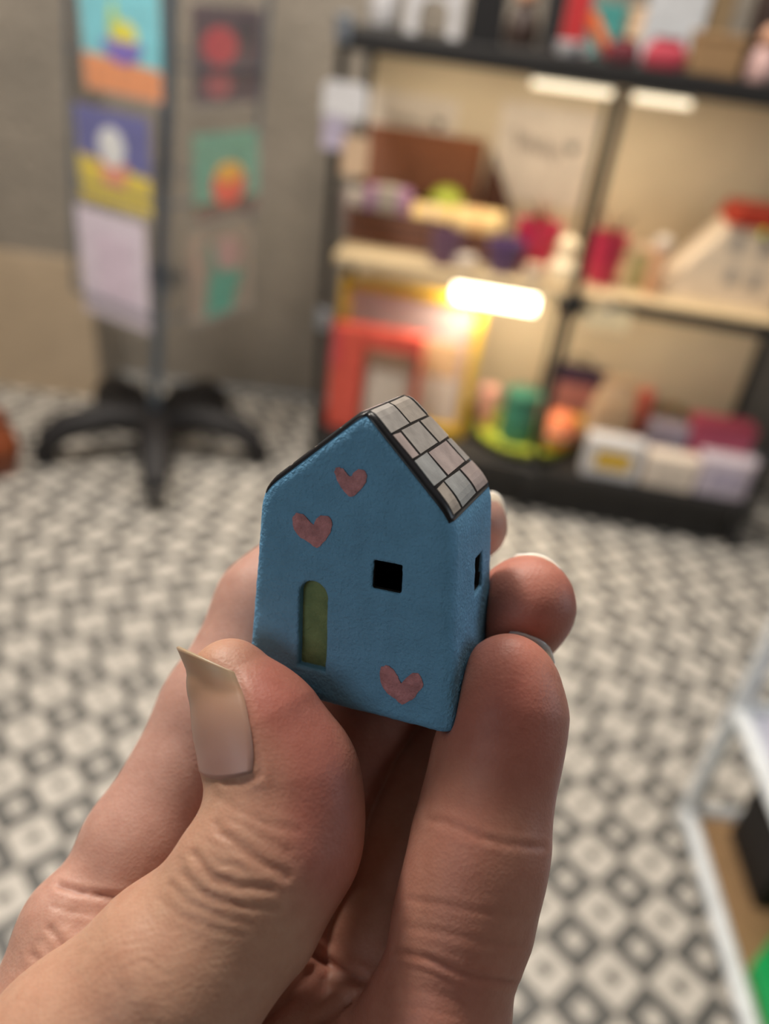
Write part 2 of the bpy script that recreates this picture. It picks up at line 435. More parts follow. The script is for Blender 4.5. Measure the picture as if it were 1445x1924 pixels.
# patches that follow the clay surface
def patch(name, c00, c10, c11, c01, nu, nv, off, material, parent, fn=shell, jit=0.0, smooth=True):
    c = [np.array(q, float) + (rng.normal(0, jit, 3) if jit else 0) for q in (c00, c10, c11, c01)]
    P = []
    for j in range(nv + 1):
        for i in range(nu + 1):
            u, v = i / nu, j / nv
            P.append(c[0] * (1 - u) * (1 - v) + c[1] * u * (1 - v) + c[2] * u * v + c[3] * (1 - u) * v)
    top = snap(fn, np.array(P), 4, off); bot = snap(fn, top.copy(), 3, -0.0002)
    n = len(P); V = np.concatenate([top, bot]); F = []
    I = lambda i, j: j * (nu + 1) + i
    for j in range(nv):
        for i in range(nu):
            F.append((I(i, j), I(i + 1, j), I(i + 1, j + 1), I(i, j + 1)))
            F.append((n + I(i, j), n + I(i, j + 1), n + I(i + 1, j + 1), n + I(i + 1, j)))
    ring = [I(i, 0) for i in range(nu)] + [I(nu, j) for j in range(nv)] + [I(i, nv) for i in range(nu, 0, -1)] + [I(0, j) for j in range(nv, 0, -1)]
    for a, b in zip(ring, ring[1:] + ring[:1]): F.append((a, n + a, n + b, b))
    o = raw(name, V, F, material, parent, smooth)
    bm = bmesh.new(); bm.from_mesh(o.data); bmesh.ops.recalc_face_normals(bm, faces=bm.faces[:]); bm.to_mesh(o.data); bm.free()
    return o
ink = mat('black_pen_ink', (0.006, 0.006, 0.009), 0.35, var=0.3, scale=900)
tilecols = [mat('roof_grey_' + n_, c_, 0.5, var=0.16, scale=350, bump=0.12, bscale=2500, coat=0.15) for n_, c_ in
            (('warm', (0.36, 0.315, 0.275)), ('plain', (0.335, 0.31, 0.29)), ('rose', (0.37, 0.30, 0.285)), ('cool', (0.30, 0.305, 0.305)))]
def roof_side(sgn):
    hipz = lambda t: DK + (DP - DK) * t                       # back limit grows towards the eave
    ex = sgn * WE / 2
    def rp(s, t):                                              # s 0 front .. 1 back, t 0 ridge .. 1 eave
        return np.array([PK + (ex - PK) * t, 0.0002 + s * (hipz(t) - 0.0004), HW + RISE * (1 - t)])
    pan = patch('roof_panel', rp(-0.035, 0.0), rp(0.995, 0.0), rp(0.995, 1.02), rp(-0.035, 1.02), 14, 26, 0.00007, ink, house)
    rows = [(0.015, 0.235, [0.05, 0.48, 0.90, 0.985]), (0.255, 0.475, [0.05, 0.22, 0.67, 0.985]),
            (0.495, 0.725, [0.05, 0.36, 0.83, 0.985]), (0.745, 0.975, [0.05, 0.24, 0.63, 0.98])]
    g = 0.019
    k = 0
    for t0, t1, cuts in rows:
        for a, b in zip(cuts[:-1], cuts[1:]):
            j = lambda: random.uniform(-0.007, 0.007)
            patch('roof_tile', rp(a + g + j(), t0 + j() + 0.004), rp(b - g + j(), t0 + j() + 0.004), rp(b - g + j(), t1 + j()), rp(a + g + j(), t1 + j()),
                  5, 5, 0.00013, tilecols[(k * 7 + (1 if sgn > 0 else 2)) % 4], pan, smooth=False); k += 1
roof_side(1); roof_side(-1)
# hearts painted on the front
HEARTS = [
    [(631, 884), (634, 878), (640, 876), (647, 879), (653, 887), (659, 893), (664, 893), (669, 886), (676, 881), (684, 881), (690, 886), (692, 895), (689, 905), (683, 915), (675, 924), (666, 931), (659, 930), (650, 923), (642, 913), (636, 900)],
    [(552, 972), (556, 965), (564, 962), (573, 966), (582, 974), (588, 983), (592, 984), (597, 973), (605, 967), (615, 966), (623, 971), (627, 980), (626, 992), (621, 1003), (613, 1014), (606, 1024), (600, 1029), (592, 1025), (580, 1016), (568, 1008), (558, 997), (553, 984)],
    [(716, 1258), (719, 1250), (727, 1247), (737, 1252), (746, 1263), (752, 1275), (756, 1282), (762, 1276), (769, 1267), (779, 1262), (789, 1264), (796, 1272), (797, 1283), (793, 1293), (785, 1302), (775, 1311), (765, 1318), (758, 1322), (750, 1316), (740, 1307), (729, 1298), (720, 1286), (716, 1272)]]
pink = mat('pink_heart_paint', (0.52, 0.24, 0.26), 0.75, var=0.22, scale=700, bump=0.95, bscale=2100)
for H in HEARTS:
    q = np.array([fpx(*a) for a in H]); n = len(q)
    q2 = (q + np.roll(q, 1, 0)) / 2; ring = np.empty((2 * n, 3)); ring[0::2] = q2; ring[1::2] = q
    c = ring.mean(0); V = []; F = []; M_ = 2 * n
    for s in (1.0, 0.75, 0.5, 0.25):
        w = c + (ring - c) * s; w = w + rng.normal(0, 0.00007 if s == 1 else 0, w.shape); w[:, 1] = -0.00046 - 0.00002 * (s < 1); V += list(w)
    V.append((c[0], -0.00048, c[2])); back = [(v[0], 0.0003, v[2]) for v in V[:M_]]; V += back
    for r in range(3):
        for k in range(M_): F.append((r * M_ + k, r * M_ + (k + 1) % M_, (r + 1) * M_ + (k + 1) % M_, (r + 1) * M_ + k))
    ci = 4 * M_
    for k in range(M_): F.append((3 * M_ + k, 3 * M_ + (k + 1) % M_, ci)); F.append((k, ci + 1 + k, ci + 1 + (k + 1) % M_, (k + 1) % M_))
    o = raw('painted_heart', V, F, pink, house, False)
    bm = bmesh.new(); bm.from_mesh(o.data); bmesh.ops.recalc_face_normals(bm, faces=bm.faces[:]); bm.to_mesh(o.data); bm.free()

# ================================================================== HAND
def K(x, y, d): d = d / 100.0; return np.array([(x - CX) / FPX * d, (y - CY) / FPX * d, d])   # camera coordinates
def chain(P, pts, k):
    r = None
    for a, b in zip(pts[:-1], pts[1:]):
        c = cone(P, K(*a[:3]), K(*b[:3]), a[3] / 100, b[3] / 100)
        r = c if r is None else smin(r, c, k)
    return r
def ell(P, c, r, ax=None):
    k = K(*c); n = 0; g = 0
    for a in range(3):
        q = (P[a] - np.float32(k[a])) * np.float32(100 / r[a]); n = n + q * q; q = q * np.float32(100 / r[a]); g = g + q * q
    n = np.sqrt(n); return n * (n - 1) / (np.sqrt(g) + np.float32(1e-6))
THUMB = [(432, 1278, 11.30, .585), (488, 1368, 11.12, .80), (524, 1465, 10.98, .88), (522, 1590, 10.80, .93), (455, 1705, 10.58, 1.00), (330, 1830, 10.35, 1.16), (170, 2010, 10.2, 1.40), (60, 2200, 10.3, 1.6)]
INDEX = [(885, 988, 13.75, .62), (760, 1010, 14.3, .70), (560, 1085, 14.75, .80), (500, 1135, 14.55, .84), (400, 1330, 13.8, .83), (262, 1590, 12.9, .86), (175, 1790, 12.35, .97), (130, 1980, 11.9, 1.15)]
MIDDLE = [(988, 1132, 12.75, .70), (955, 1172, 13.05, .74), (860, 1240, 13.75, .78), (740, 1270, 14.2, .84), (690, 1350, 13.9, .85), (600, 1560, 13.2, .87), (510, 1800, 12.7, .95), (430, 2010, 12.2, 1.1)]
RING = [(955, 1282, 11.75, .65), (952, 1340, 11.62, .765), (928, 1440, 11.5, .83), (905, 1560, 11.35, .87), (872, 1720, 11.25, .90), (818, 1924, 11.2, .94), (760, 2130, 11.1, 1.02), (640, 2300, 10.9, 1.1)]
PINKY = [(850, 1375, 13.6, .60), (810, 1470, 13.4, .70), (765, 1575, 13.1, .76), (715, 1750, 12.7, .82), (760, 1980, 12.0, .9), (780, 2200, 11.3, 1.0), (640, 2420, 10.8, 1.1)]
PALM = [((130, 1980, 11.9, 1.1), (430, 2030, 12.1, 1.1)), ((430, 2030, 12.1, 1.1), (650, 2290, 11.0, 1.1)), ((650, 2290, 11.0, 1.1), (600, 2480, 10.6, 1.1)),
        ((280, 2020, 11.9, 1.1), (40, 2500, 11.2, 1.5)), ((520, 2150, 11.6, 1.2), (160, 2560, 11.0, 1.5)), ((620, 2400, 10.7, 1.2), (260, 2640, 10.8, 1.5)),
        ((60, 2200, 10.4, 1.5), (60, 2600, 10.8, 1.6)), ((60, 2600, 10.9, 1.75), (-220, 2980, 10.7, 1.75)), ((240, 2650, 10.9, 1.7), (-60, 3060, 10.7, 1.75)),
        ((-140, 3020, 10.7, 2.3), (-1100, 3900, 10.2, 3.3)), ((90, 1930, 11.9, .8), (250, 1930, 10.9, .8)), ((440, 1930, 12.3, .85), (720, 1985, 11.9, .9))]
FINGERS = [THUMB, INDEX, MIDDLE, RING, PINKY]
def palm_sdf(P):
    r = None
    for a, b in PALM:
        c = cone(P, K(*a[:3]), K(*b[:3]), a[3] / 100, b[3] / 100)
        r = c if r is None else smin(r, c, 0.009)
    return r
def finger_sdf(P, i):
    d = chain(P, FINGERS[i], 0.004)
    if i == 0:
        d = smin(d, ell(P, (585, 1520, 11.05), (.62, 1.05, .75)), 0.006)              # soft pad
        d = smin(d, ell(P, (455, 1630, 10.25), (.75, .60, .45)), 0.006)              # knuckle
    if i == 1:
        d = smin(d, ell(P, (120, 1745, 12.15), (.62, .72, .7)), 0.005)
    if i == 3:
        d = smin(d, ell(P, (955, 1335, 11.27), (.62, 1.0, .55)), 0.005)               # fingertip pad
        d = smin(d, ell(P, (895, 1640, 10.98), (.74, .62, .5)), 0.006)
    if i == 2:
        d = smin(d, ell(P, (995, 1140, 12.5), (.62, .66, .6)), 0.004)
    return d
ARM0 = K(-140, 3020, 10.7); ARMD = K(-1100, 3900, 10.2) - ARM0; ARMD = ARMD / np.linalg.norm(ARMD)
def house_cam(P): return shell((P - TH) @ HM)
def hand_sdf(P, ids=False):
    X = np.ascontiguousarray(P.T, dtype=np.float32)
    pm = palm_sdf(X); fs = [finger_sdf(X, i) for i in range(5)]
    if ids: return np.argmin(np.stack(fs + [pm + 0.002]), 0)
    r = None
    for f in fs:
        s = smin(pm, f, 0.007); r = s if r is None else smin(r, s, 0.0006)
    r = np.maximum(r, ((P - ARM0) @ ARMD - 0.030).astype(np.float32))
    near = r < 0.004
    r = r.astype(np.float64)
    if near.any(): r[near] = smax(r[near], -(house_cam(P[near]) - 0.00005), 0.0010)
    return r
GV, GQ = surface_nets(hand_sdf, (-0.145, -0.002, 0.066), (0.042, 0.205, 0.158), 0.00042)
keep = None
GV = snap(hand_sdf, GV, 1)
ID = hand_sdf(GV, True)
GN = vnormals(GV, GQ)
PX = CX + FPX * GV[:, 0] / GV[:, 2]; PY = CY + FPX * GV[:, 1] / GV[:, 2]
facing = np.clip(-(GN * GV).sum(1) / np.linalg.norm(GV, axis=1), 0, 1)
disp = np.zeros(len(GV))
def polydist(pl):
    d = np.full(len(GV), 1e9)
    for (x1, y1), (x2, y2) in zip(pl[:-1], pl[1:]):
        dx, dy = x2 - x1, y2 - y1; t = np.clip(((PX - x1) * dx + (PY - y1) * dy) / (dx * dx + dy * dy), 0, 1)
        d = np.minimum(d, np.hypot(PX - x1 - t * dx, PY - y1 - t * dy))
    return d
def crease(pl, w, depth, ids, bulge=0.35):
    global disp
    ok = np.isin(ID, ids) & (facing > 0.02) & (GV[:, 2] < 0.14)
    d = polydist(pl); w = w * 1.1
    wob = 1 + 0.35 * vnoise(GV, 700, 5)
    v = -np.exp(-(d / w) ** 2) + bulge * np.exp(-((d - 2.3 * w) / (1.2 * w)) ** 2)
    disp += np.where(ok, v * depth * wob * 0.55 / 1000, 0)
# thumb: folds over the bent joint
crease([(406, 1548), (418, 1568), (450, 1590), (498, 1626), (540, 1646)], 7, .34, [0])
crease([(366, 1604), (384, 1632), (402, 1652), (448, 1666), (510, 1670)], 7, .36, [0])
crease([(344, 1642), (368, 1668), (400, 1688), (450, 1702), (520, 1708)], 6, .22, [0])
crease([(320, 1662), (350, 1692), (400, 1716), (470, 1738)], 5, .15, [0])
crease([(300, 1690), (340, 1722), (400, 1746), (460, 1760)], 5, .11, [0])
crease([(410, 1500), (440, 1520), (500, 1548), (560, 1560)], 7, .13, [0])
crease([(408, 1528), (440, 1544), (490, 1572), (540, 1600)], 6, .12, [0])
crease([(412, 1447), (424, 1470), (452, 1473), (484, 1460)], 6, .22, [0])
crease([(488, 1455), (480, 1402), (468, 1345), (456, 1300), (445, 1270)], 6, .25, [0], .5)
# thumb: fine lines along the base
q = (PX - 300) * 0.30 + (PY - 1800) * 0.95 + 9 * vnoise(GV, 260, 8) * 3
reg = np.exp(-(((PX - 250) / 230) ** 2 + ((PY - 1830) / 110) ** 2)) * (ID == 0) * (facing > 0)
disp += reg * np.sin(q * 2 * math.pi / 19) * 0.000040 * (0.6 + 0.6 * vnoise(GV, 400, 9))
q = (PX - 450) * -0.45 + (PY - 1640) * 0.89 + 7 * vnoise(GV, 300, 4) * 3
reg = np.exp(-(((PX - 430) / 95) ** 2 + ((PY - 1640) / 85) ** 2)) * (ID == 0) * (facing > 0)
disp += reg * np.sin(q * 2 * math.pi / 24) * 0.00006 * (0.5 + vnoise(GV, 350, 6))
# index: folds by the knuckle
crease([(112, 1664), (150, 1676), (200, 1684), (280, 1692)], 6, .55, [1, 5])
crease([(98, 1702), (130, 1712), (200, 1722)], 5, .15, [1, 5])
crease([(95, 1745), (118, 1775), (122, 1815)], 6, .4, [1, 5])
crease([(62, 1795), (85, 1810), (110, 1850)], 6, .28, [1, 5])
crease([(30, 1850), (60, 1862), (85, 1885)], 6, .25, [1, 5])
disp += np.isin(ID, [1, 5]) * (facing > 0) * np.exp(-(((PX - 120) / 90) ** 2 + ((PY - 1780) / 90) ** 2)) * vnoise(GV, 650, 12) * 0.00014
# ring finger: flexion creases
crease([(805, 1538), (840, 1546), (900, 1572), (950, 1586), (1020, 1592)], 6, .24, [3])
crease([(830, 1556), (880, 1580)], 4, .1, [3])
crease([(770, 1690), (830, 1700), (900, 1714), (985, 1718)], 6, .14, [3])
crease([(762, 1740), (830, 1752), (900, 1770), (980, 1776)], 7, .16, [3])
crease([(745, 1788), (800, 1800), (850, 1822), (900, 1838), (965, 1846)], 6, .34, [3])
crease([(740, 1812), (800, 1826), (850, 1848)], 4, .12, [3])
crease([(730, 1850), (800, 1862), (870, 1884)], 4, .09, [3])
crease([(715, 1885), (790, 1892), (860, 1912)], 4, .09, [3])
# palm folds
crease([(560, 1775), (600, 1800), (650, 1830), (710, 1858)], 9, .9, [2, 4, 5], .6)
crease([(600, 1924), (650, 1890), (700, 1872)], 9, .8, [2, 4, 5], .6)
crease([(470, 1940), (540, 1880), (590, 1820)], 8, .5, [2, 4, 5], .5)
# fingertip ridges
for cx_, cy_, fid in ((955, 1290, 3), (1000, 1130, 2)):
    rr = np.hypot((PX - cx_) / 1.0, (PY - cy_ - 60) / 1.35)
    disp += (ID == fid) * (facing > 0.15) * np.exp(-(np.hypot(PX - cx_, PY - cy_) / 75) ** 2) * np.sin(rr * 2 * math.pi / 11) * 0.000012
disp += vnoise(GV, 300, 11) * 0.00004 + vnoise(GV, 1100, 13) * 0.00001
GV = GV + GN * disp[:, None]
# skin tone per vertex: pinker pads, tanner back of the thumb
def blob(x, y, rx, ry): return np.exp(-(((PX - x) / rx) ** 2 + ((PY - y) / ry) ** 2))
pinkness = np.full(len(GV), 0.45)
pinkness = np.where(ID == 0, 0.12 + 0.75 * np.clip(blob(600, 1440, 110, 190) + blob(520, 1290, 80, 90) + 0.8 * blob(620, 1620, 70, 120), 0, 1), pinkness)
pinkness = np.where(ID == 1, 0.42 + 0.2 * blob(330, 1400, 160, 200) - 0.3 * blob(110, 1780, 100, 110), pinkness)
pinkness = np.where(ID == 2, 0.62 + 0.25 * blob(1000, 1130, 100, 100), pinkness)
pinkness = np.where(ID == 3, 0.55 + 0.45 * blob(960, 1330, 110, 170) + 0.1 * blob(830, 1880, 120, 120), pinkness)
pinkness = np.clip(pinkness + 0.1 * vnoise(GV, 160, 21), 0, 1)[:, None]
tan_c, pink_c = np.array([0.50, 0.30, 0.205]), np.array([0.44, 0.15, 0.115])
colr = tan_c * (1 - pinkness) + pink_c * pinkness
_pale = (np.where(ID == 1, 0.8, 0.0) * np.clip((1500 - PY) / 900 + 0.9, 0, 1))[:, None]
colr = colr * (1 - _pale) + np.array([0.50, 0.305, 0.25]) * _pale
colr = colr * (1 - 0.35 * np.clip(-disp / 0.0004, 0, 1))[:, None] ** np.array([0.7, 1.1, 1.2])  # creases darkened by depth, shade painted into the skin colour
GW = CAM + GV @ C2W.T
ORG = CAM + C2W @ K(150, 2400, 11)
skin = bpy.data.materials.new('skin'); skin.use_nodes = True
nt = skin.node_tree; b = nt.nodes['Principled BSDF']
va = nt.nodes.new('ShaderNodeAttribute'); va.attribute_name = 'skin_tone'
tc = nt.nodes.new('ShaderNodeTexCoord')
n1 = nt.nodes.new('ShaderNodeTexNoise'); n1.inputs['Scale'].default_value = 420; n1.inputs['Detail'].default_value = 6
n1.inputs['Roughness'].default_value = 0.65
nt.links.new(tc.outputs['Object'], n1.inputs[0])
hs = nt.nodes.new('ShaderNodeMixRGB'); hs.blend_type = 'MULTIPLY'; hs.inputs[0].default_value = 0.35
rp = nt.nodes.new('ShaderNodeValToRGB'); rp.color_ramp.elements[0].position = 0.3; rp.color_ramp.elements[1].position = 0.65
rp.color_ramp.elements[0].color = (0.72, 0.55, 0.5, 1); rp.color_ramp.elements[1].color = (1, 1, 1, 1)
nt.links.new(n1.outputs[0], rp.inputs[0]); nt.links.new(va.outputs['Color'], hs.inputs[1]); nt.links.new(rp.outputs[0], hs.inputs[2])
nt.links.new(hs.outputs[0], b.inputs['Base Color'])
vo = nt.nodes.new('ShaderNodeTexVoronoi'); vo.inputs['Scale'].default_value = 1900; nt.links.new(tc.outputs['Object'], vo.inputs['Vector'])
n2 = nt.nodes.new('ShaderNodeTexNoise'); n2.inputs['Scale'].default_value = 2600; n2.inputs['Detail'].default_value = 3; nt.links.new(tc.outputs['Object'], n2.inputs[0])
ad = nt.nodes.new('ShaderNodeMath'); ad.operation = 'ADD'; nt.links.new(vo.outputs['Distance'], ad.inputs[0]); nt.links.new(n2.outputs[0], ad.inputs[1])
bp = nt.nodes.new('ShaderNodeBump'); bp.inputs['Strength'].default_value = 0.12; bp.inputs['Distance'].default_value = 0.00035
nt.links.new(ad.outputs[0], bp.inputs['Height']); nt.links.new(bp.outputs[0], b.inputs['Normal'])
b.inputs['Roughness'].default_value = 0.5; b.inputs['Specular IOR Level'].default_value = 0.35
b.inputs['Subsurface Weight'].default_value = 0.35; b.inputs['Subsurface Radius'].default_value = (1.0, 0.35, 0.2)
b.inputs['Subsurface Scale'].default_value = 0.0035
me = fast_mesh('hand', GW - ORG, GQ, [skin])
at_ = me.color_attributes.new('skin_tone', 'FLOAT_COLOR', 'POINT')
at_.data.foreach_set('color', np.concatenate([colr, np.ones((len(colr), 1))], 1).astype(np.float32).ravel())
hand = bpy.data.objects.new('hand', me); COL.objects.link(hand); hand.location = Vector(ORG.tolist())
tag(hand, 'bare left hand with long thumbnail pinching the tiny blue house', 'hand')
# knitted sleeve on the forearm
sl = MB(); _a = CAM + C2W @ (ARM0 + ARMD * 0.012) - ORG; _d = C2W @ ARMD
sl.tube([(_a + _d * t).tolist() for t in (0.0, 0.004, 0.03, 0.1, 0.17)], [0.0272, 0.0285, 0.0315, 0.037, 0.041], 28)
slo = sl.build('sleeve', mat('grey_knit', (0.06, 0.06, 0.065), 0.95, var=0.3, scale=300, bump=0.6, bscale=700), hand, True)
# nails
nailm = bpy.data.materials.new('fingernail'); nailm.use_nodes = True
_nt = nailm.node_tree; _b = _nt.nodes['Principled BSDF']; _a = _nt.nodes.new('ShaderNodeAttribute'); _a.attribute_name = 'nail_tone'
_nz = _nt.nodes.new('ShaderNodeTexNoise'); _nz.inputs['Scale'].default_value = 600; _mx = _nt.nodes.new('ShaderNodeMixRGB'); _mx.blend_type = 'SOFT_LIGHT'; _mx.inputs[0].default_value = 0.25
_nt.links.new(_a.outputs['Color'], _mx.inputs[1]); _nt.links.new(_nz.outputs[0], _mx.inputs[2]); _nt.links.new(_mx.outputs[0], _b.inputs['Base Color'])
_b.inputs['Roughness'].default_value = 0.42; _b.inputs['Coat Weight'].default_value = 0.12; _b.inputs['Coat Roughness'].default_value = 0.3
_unused = mat('fingernail', (0.50, 0.31, 0.24), 0.2, col2=(0.45, 0.27, 0.20), scale=120, spec=0.5, coat=0.3)
nb_ = nailm.node_tree.nodes['Principled BSDF']; nb_.inputs['Subsurface Weight'].default_value = 0.3; nb_.inputs['Subsurface Radius'].default_value = (1, .5, .3); nb_.inputs['Subsurface Scale'].default_value = 0.002
tipm = mat('nail_free_edge', (0.88, 0.74, 0.62), 0.25, var=0.05, scale=150, coat=0.3)
_tb = tipm.node_tree.nodes['Principled BSDF']; _tb.inputs['Subsurface Weight'].default_value = 0.9; _tb.inputs['Subsurface Radius'].default_value = (1, .8, .6); _tb.inputs['Subsurface Scale'].default_value = 0.004
def clear(V, off=.00018):
    for _ in range(4): V = V + gradient(hand_sdf, V) * np.clip(off - hand_sdf(V), 0, .002)[:, None]
    return V
def nail(rows, ncol=12, tiprows=1, thick=0.0004, a0=0.0, a1=90.0):
    """rows: ((x,y,d) of one side, (x,y,d) of the other), arched between them; shared 3-D curved plate with thickness"""
    rows = [(np.array(a, float), np.array(b_, float)) for a, b_ in rows]
    rr = []
    for i in range(len(rows) - 1):
        for t in np.linspace(0, 1, 5)[:-1]:
            # Catmull-Rom along the length
            p0, p1, p2, p3 = rows[max(i - 1, 0)], rows[i], rows[i + 1], rows[min(i + 2, len(rows) - 1)]
            cr = lambda k: 0.5 * (2 * p1[k] + (p2[k] - p0[k]) * t + (2 * p0[k] - 5 * p1[k] + 4 * p2[k] - p3[k]) * t * t + (-p0[k] + 3 * p1[k] - 3 * p2[k] + p3[k]) * t ** 3)
            rr.append((cr(0), cr(1)))
    rr.append(rows[-1]); V = []; m_ = ncol + 1
    for a, c in rr:
        for j in range(m_):
            an = R_(a0 + (a1 - a0) * j / ncol)
            if a0 < 0:
                s = 0.5 + 0.5 * math.sin(an) / math.sin(R_(a1)); co = 0.5 + 0.5 * math.sin(an) / math.sin(R_(a1)); lift = (math.cos(an) - math.cos(R_(a1))) / (1 - math.cos(R_(a1)))
                V.append(K(a[0] + (c[0] - a[0]) * s, a[1] + (c[1] - a[1]) * s, a[2] + (c[2] - a[2]) * s) + np.array([0.6, -0.75, 0.3]) * 0.0016 * lift); continue
            s = (math.sin(an) - math.sin(R_(a0))) / (math.sin(R_(a1)) - math.sin(R_(a0))); co = 1 - (math.cos(an) - math.cos(R_(a1))) / (math.cos(R_(a0)) - math.cos(R_(a1)))
            bow = 16 * math.sin(math.pi * j / ncol) * max(0.0, 1 - len(V) // m_ / 6.0) - 6 * max(0.0, 1 - len(V) // m_ / 4.0)
            x, y = a[0] + (c[0] - a[0]) * s, bow + a[1] + (c[1] - a[1]) * s; d = a[2] + (c[2] - a[2]) * co
            V.append(K(x, y, d))
    V = np.array(V); V = clear(V); nr = len(rr); F = []; MI = []
    for i in range(nr - 1):
        for j in range(ncol): F.append((i * m_ + j, i * m_ + j + 1, (i + 1) * m_ + j + 1, (i + 1) * m_ + j)); MI.append(1 if i >= nr - 1 - 4 * tiprows else 0)
    Fa = np.array(F); n = vnormals(V, Fa)
    if (n * V).sum() > 0: n = -n
    V2 = V - n * thick; o = len(V); A = len(F)
    for f in list(F): F.append(tuple(o + i for i in f[::-1]))
    MI += MI[:A]
    ring = [j for j in range(ncol)] + [i * m_ + ncol for i in range(nr - 1)] + [(nr - 1) * m_ + j for j in range(ncol, 0, -1)] + [i * m_ for i in range(nr - 1, 0, -1)]
    for a, c in zip(ring, ring[1:] + ring[:1]): F.append((a, o + a, o + c, c)); MI.append(1 if a >= (nr - 1 - 4 * tiprows) * m_ else 0)
    W = CAM + np.concatenate([V, V2]) @ C2W.T - ORG
    ob = raw('fingernail', W, F, [nailm], hand)
    ca = ob.data.color_attributes.new('nail_tone', 'FLOAT_COLOR', 'POINT'); s_ = np.tile(np.repeat(np.linspace(0, 1, nr), m_), 2)[:, None]
    w1 = np.clip((s_ - .72) / .18, 0, 1); w2 = np.clip((s_ - .15) / .5, 0, 1)
    cl = (np.array([.40, .225, .19]) * (1 - w2) + np.array([.39, .225, .145]) * w2) * (1 - w1) + np.array([.37, .28, .185]) * w1
    ca.data.foreach_set('color', np.concatenate([cl, np.ones((len(cl), 1))], 1).astype(np.float32).ravel())
    bm = bmesh.new(); bm.from_mesh(ob.data); bmesh.ops.recalc_face_normals(bm, faces=bm.faces[:]); bm.to_mesh(ob.data); bm.free()
    return ob
nail([((484, 1456, 10.27), (413, 1444, 10.80)), ((480, 1408, 10.30), (403, 1402, 10.92)), ((470, 1355, 10.37), (386, 1352, 11.0)),
      ((458, 1308, 10.47), (366, 1303, 11.1)), ((448, 1282, 10.56), (349, 1258, 11.2)), ((440, 1262, 10.62), (331, 1216, 11.3))])['label'] = 'long glossy thumbnail'
def back_nail(a, m_, c, d, sh=(-20, 48), dd=.32):
    """nail on the far side of a fingertip: free edge through three pixels, root shifted inwards and back"""
    rows = []
    for k in range(5):
        s_ = k / 4; row = []
        for t in np.linspace(0, 1, 11):
            x = a[0] * (1 - t) * (1 - 2 * t) + m_[0] * 4 * t * (1 - t) + c[0] * t * (2 * t - 1); y = a[1] * (1 - t) * (1 - 2 * t) + m_[1] * 4 * t * (1 - t) + c[1] * t * (2 * t - 1)
            row.append(K(x + sh[0] * s_, y + sh[1] * s_, d + dd * s_))
        rows.append(row)
    V = clear(np.array(rows).reshape(-1, 3), .00045); F = [(i * 11 + j, i * 11 + j + 1, (i + 1) * 11 + j + 1, (i + 1) * 11 + j) for i in range(4) for j in range(10)]
    n = vnormals(V, np.array(F)); V2 = V + n * 0.0004; o = len(V); G = list(F) + [tuple(o + i for i in f[::-1]) for f in F]
    ring = list(range(10)) + [i * 11 + 10 for i in range(4)] + [44 + j for j in range(10, 0, -1)] + [i * 11 for i in range(4, 0, -1)]
    for p, q_ in zip(ring, ring[1:] + ring[:1]): G.append((p, o + p, o + q_, q_))
    ob = raw('fingernail', CAM + np.concatenate([V, V2]) @ C2W.T - ORG, G, [tipm], hand)
    bm = bmesh.new(); bm.from_mesh(ob.data); bmesh.ops.recalc_face_normals(bm, faces=bm.faces[:]); bm.to_mesh(ob.data); bm.free()
back_nail((965, 1187), (1012, 1191), (1040, 1246), 12.1)
back_nail((972, 1047), (1027, 1049), (1062, 1088), 13.0)
back_nail((922, 925), (940, 935), (950, 968), 14.0)

# ================================================================== SHELVING UNIT
BF = onz(588, 885); RF = onz(1368, 1030); UU = RF - BF; SL = float(np.linalg.norm(UU)); UU = UU / SL
VV = np.array([-UU[1], UU[0], 0.0]); ANG = math.atan2(UU[1], UU[0])
ZT, ZM, ZB, UC, SD = 1.17, 0.665, 0.15, 0.645, 0.37
black = paint('black_metal', 22, 22, 24, 0.45, bump=0.1, bscale=150)
blackw = paint('black_stained_board', 26, 24, 24, 0.55, var=0.3, scale=20, stretch=(1, 8, 8))
steel = paint('grey_steel', 150, 156, 165, 0.35, metal=0.7)
wood = mat('pale_wood', (0.62, 0.47, 0.28), 0.5, var=0.15, scale=14, stretch=(1, 12, 12))
cream = mat('cream_panel', (0.60, 0.49, 0.34), 0.75, var=0.07, scale=6)
unit = thing('shelving_unit', 'black metal shelving unit with pale boards full of gifts', 'shelves', BF, ANG)
for u in (0.0, UC, SL):
    for v in (0.0, SD):
        p = MB().tube([(u, v, 0.0), (u, v, ZT - 0.05 if not (u == 0 and v == 0) else ZT - 0.01)], 0.013, 10).build('post', black, unit, True)
MB().box(-0.012, SL + 0.012, -0.014, SD + 0.012, ZT - 0.045, ZT, 0.004).build('top_board', blackw, unit)
MB().box(0.015, SL - 0.015, 0.0, SD - 0.012, ZM - 0.025, ZM, 0.003).build('middle_board', wood, unit)
MB().box(UC + 0.10, SL - 0.015, -0.010, -0.0005, ZM - 0.035, ZM - 0.002, 0.002).build('edge_strip', black, unit)
MB().box(-0.012, SL + 0.012, -0.014, SD + 0.012, ZB - 0.04, ZB, 0.004).build('bottom_board', blackw, unit)
MB().box(0.015, SL - 0.015, 0.02, 0.034, 0.0, ZB - 0.041).build('kick_panel', blackw, unit)
MB().box(0.014, SL - 0.014, SD - 0.010, SD - 0.002, ZB, ZT - 0.046).build('back_panel', cream, unit)
for u, z, mm in ((0, ZT - 0.004, steel), (0, 0.485, steel), (UC, ZM - 0.035, black), (UC, ZB - 0.03, black)):
    mb = MB(); mb.lathe([(0.012, -0.03), (0.021, -0.025), (0.021, 0.025), (0.012, 0.03)], 12, (u, 0 - 0.001, z))
    if mm is black: mb.box(u - 0.045, u + 0.045, -0.016, 0.0, z - 0.012, z + 0.012, 0.003)
    mb.build('connector', mm, unit, True)
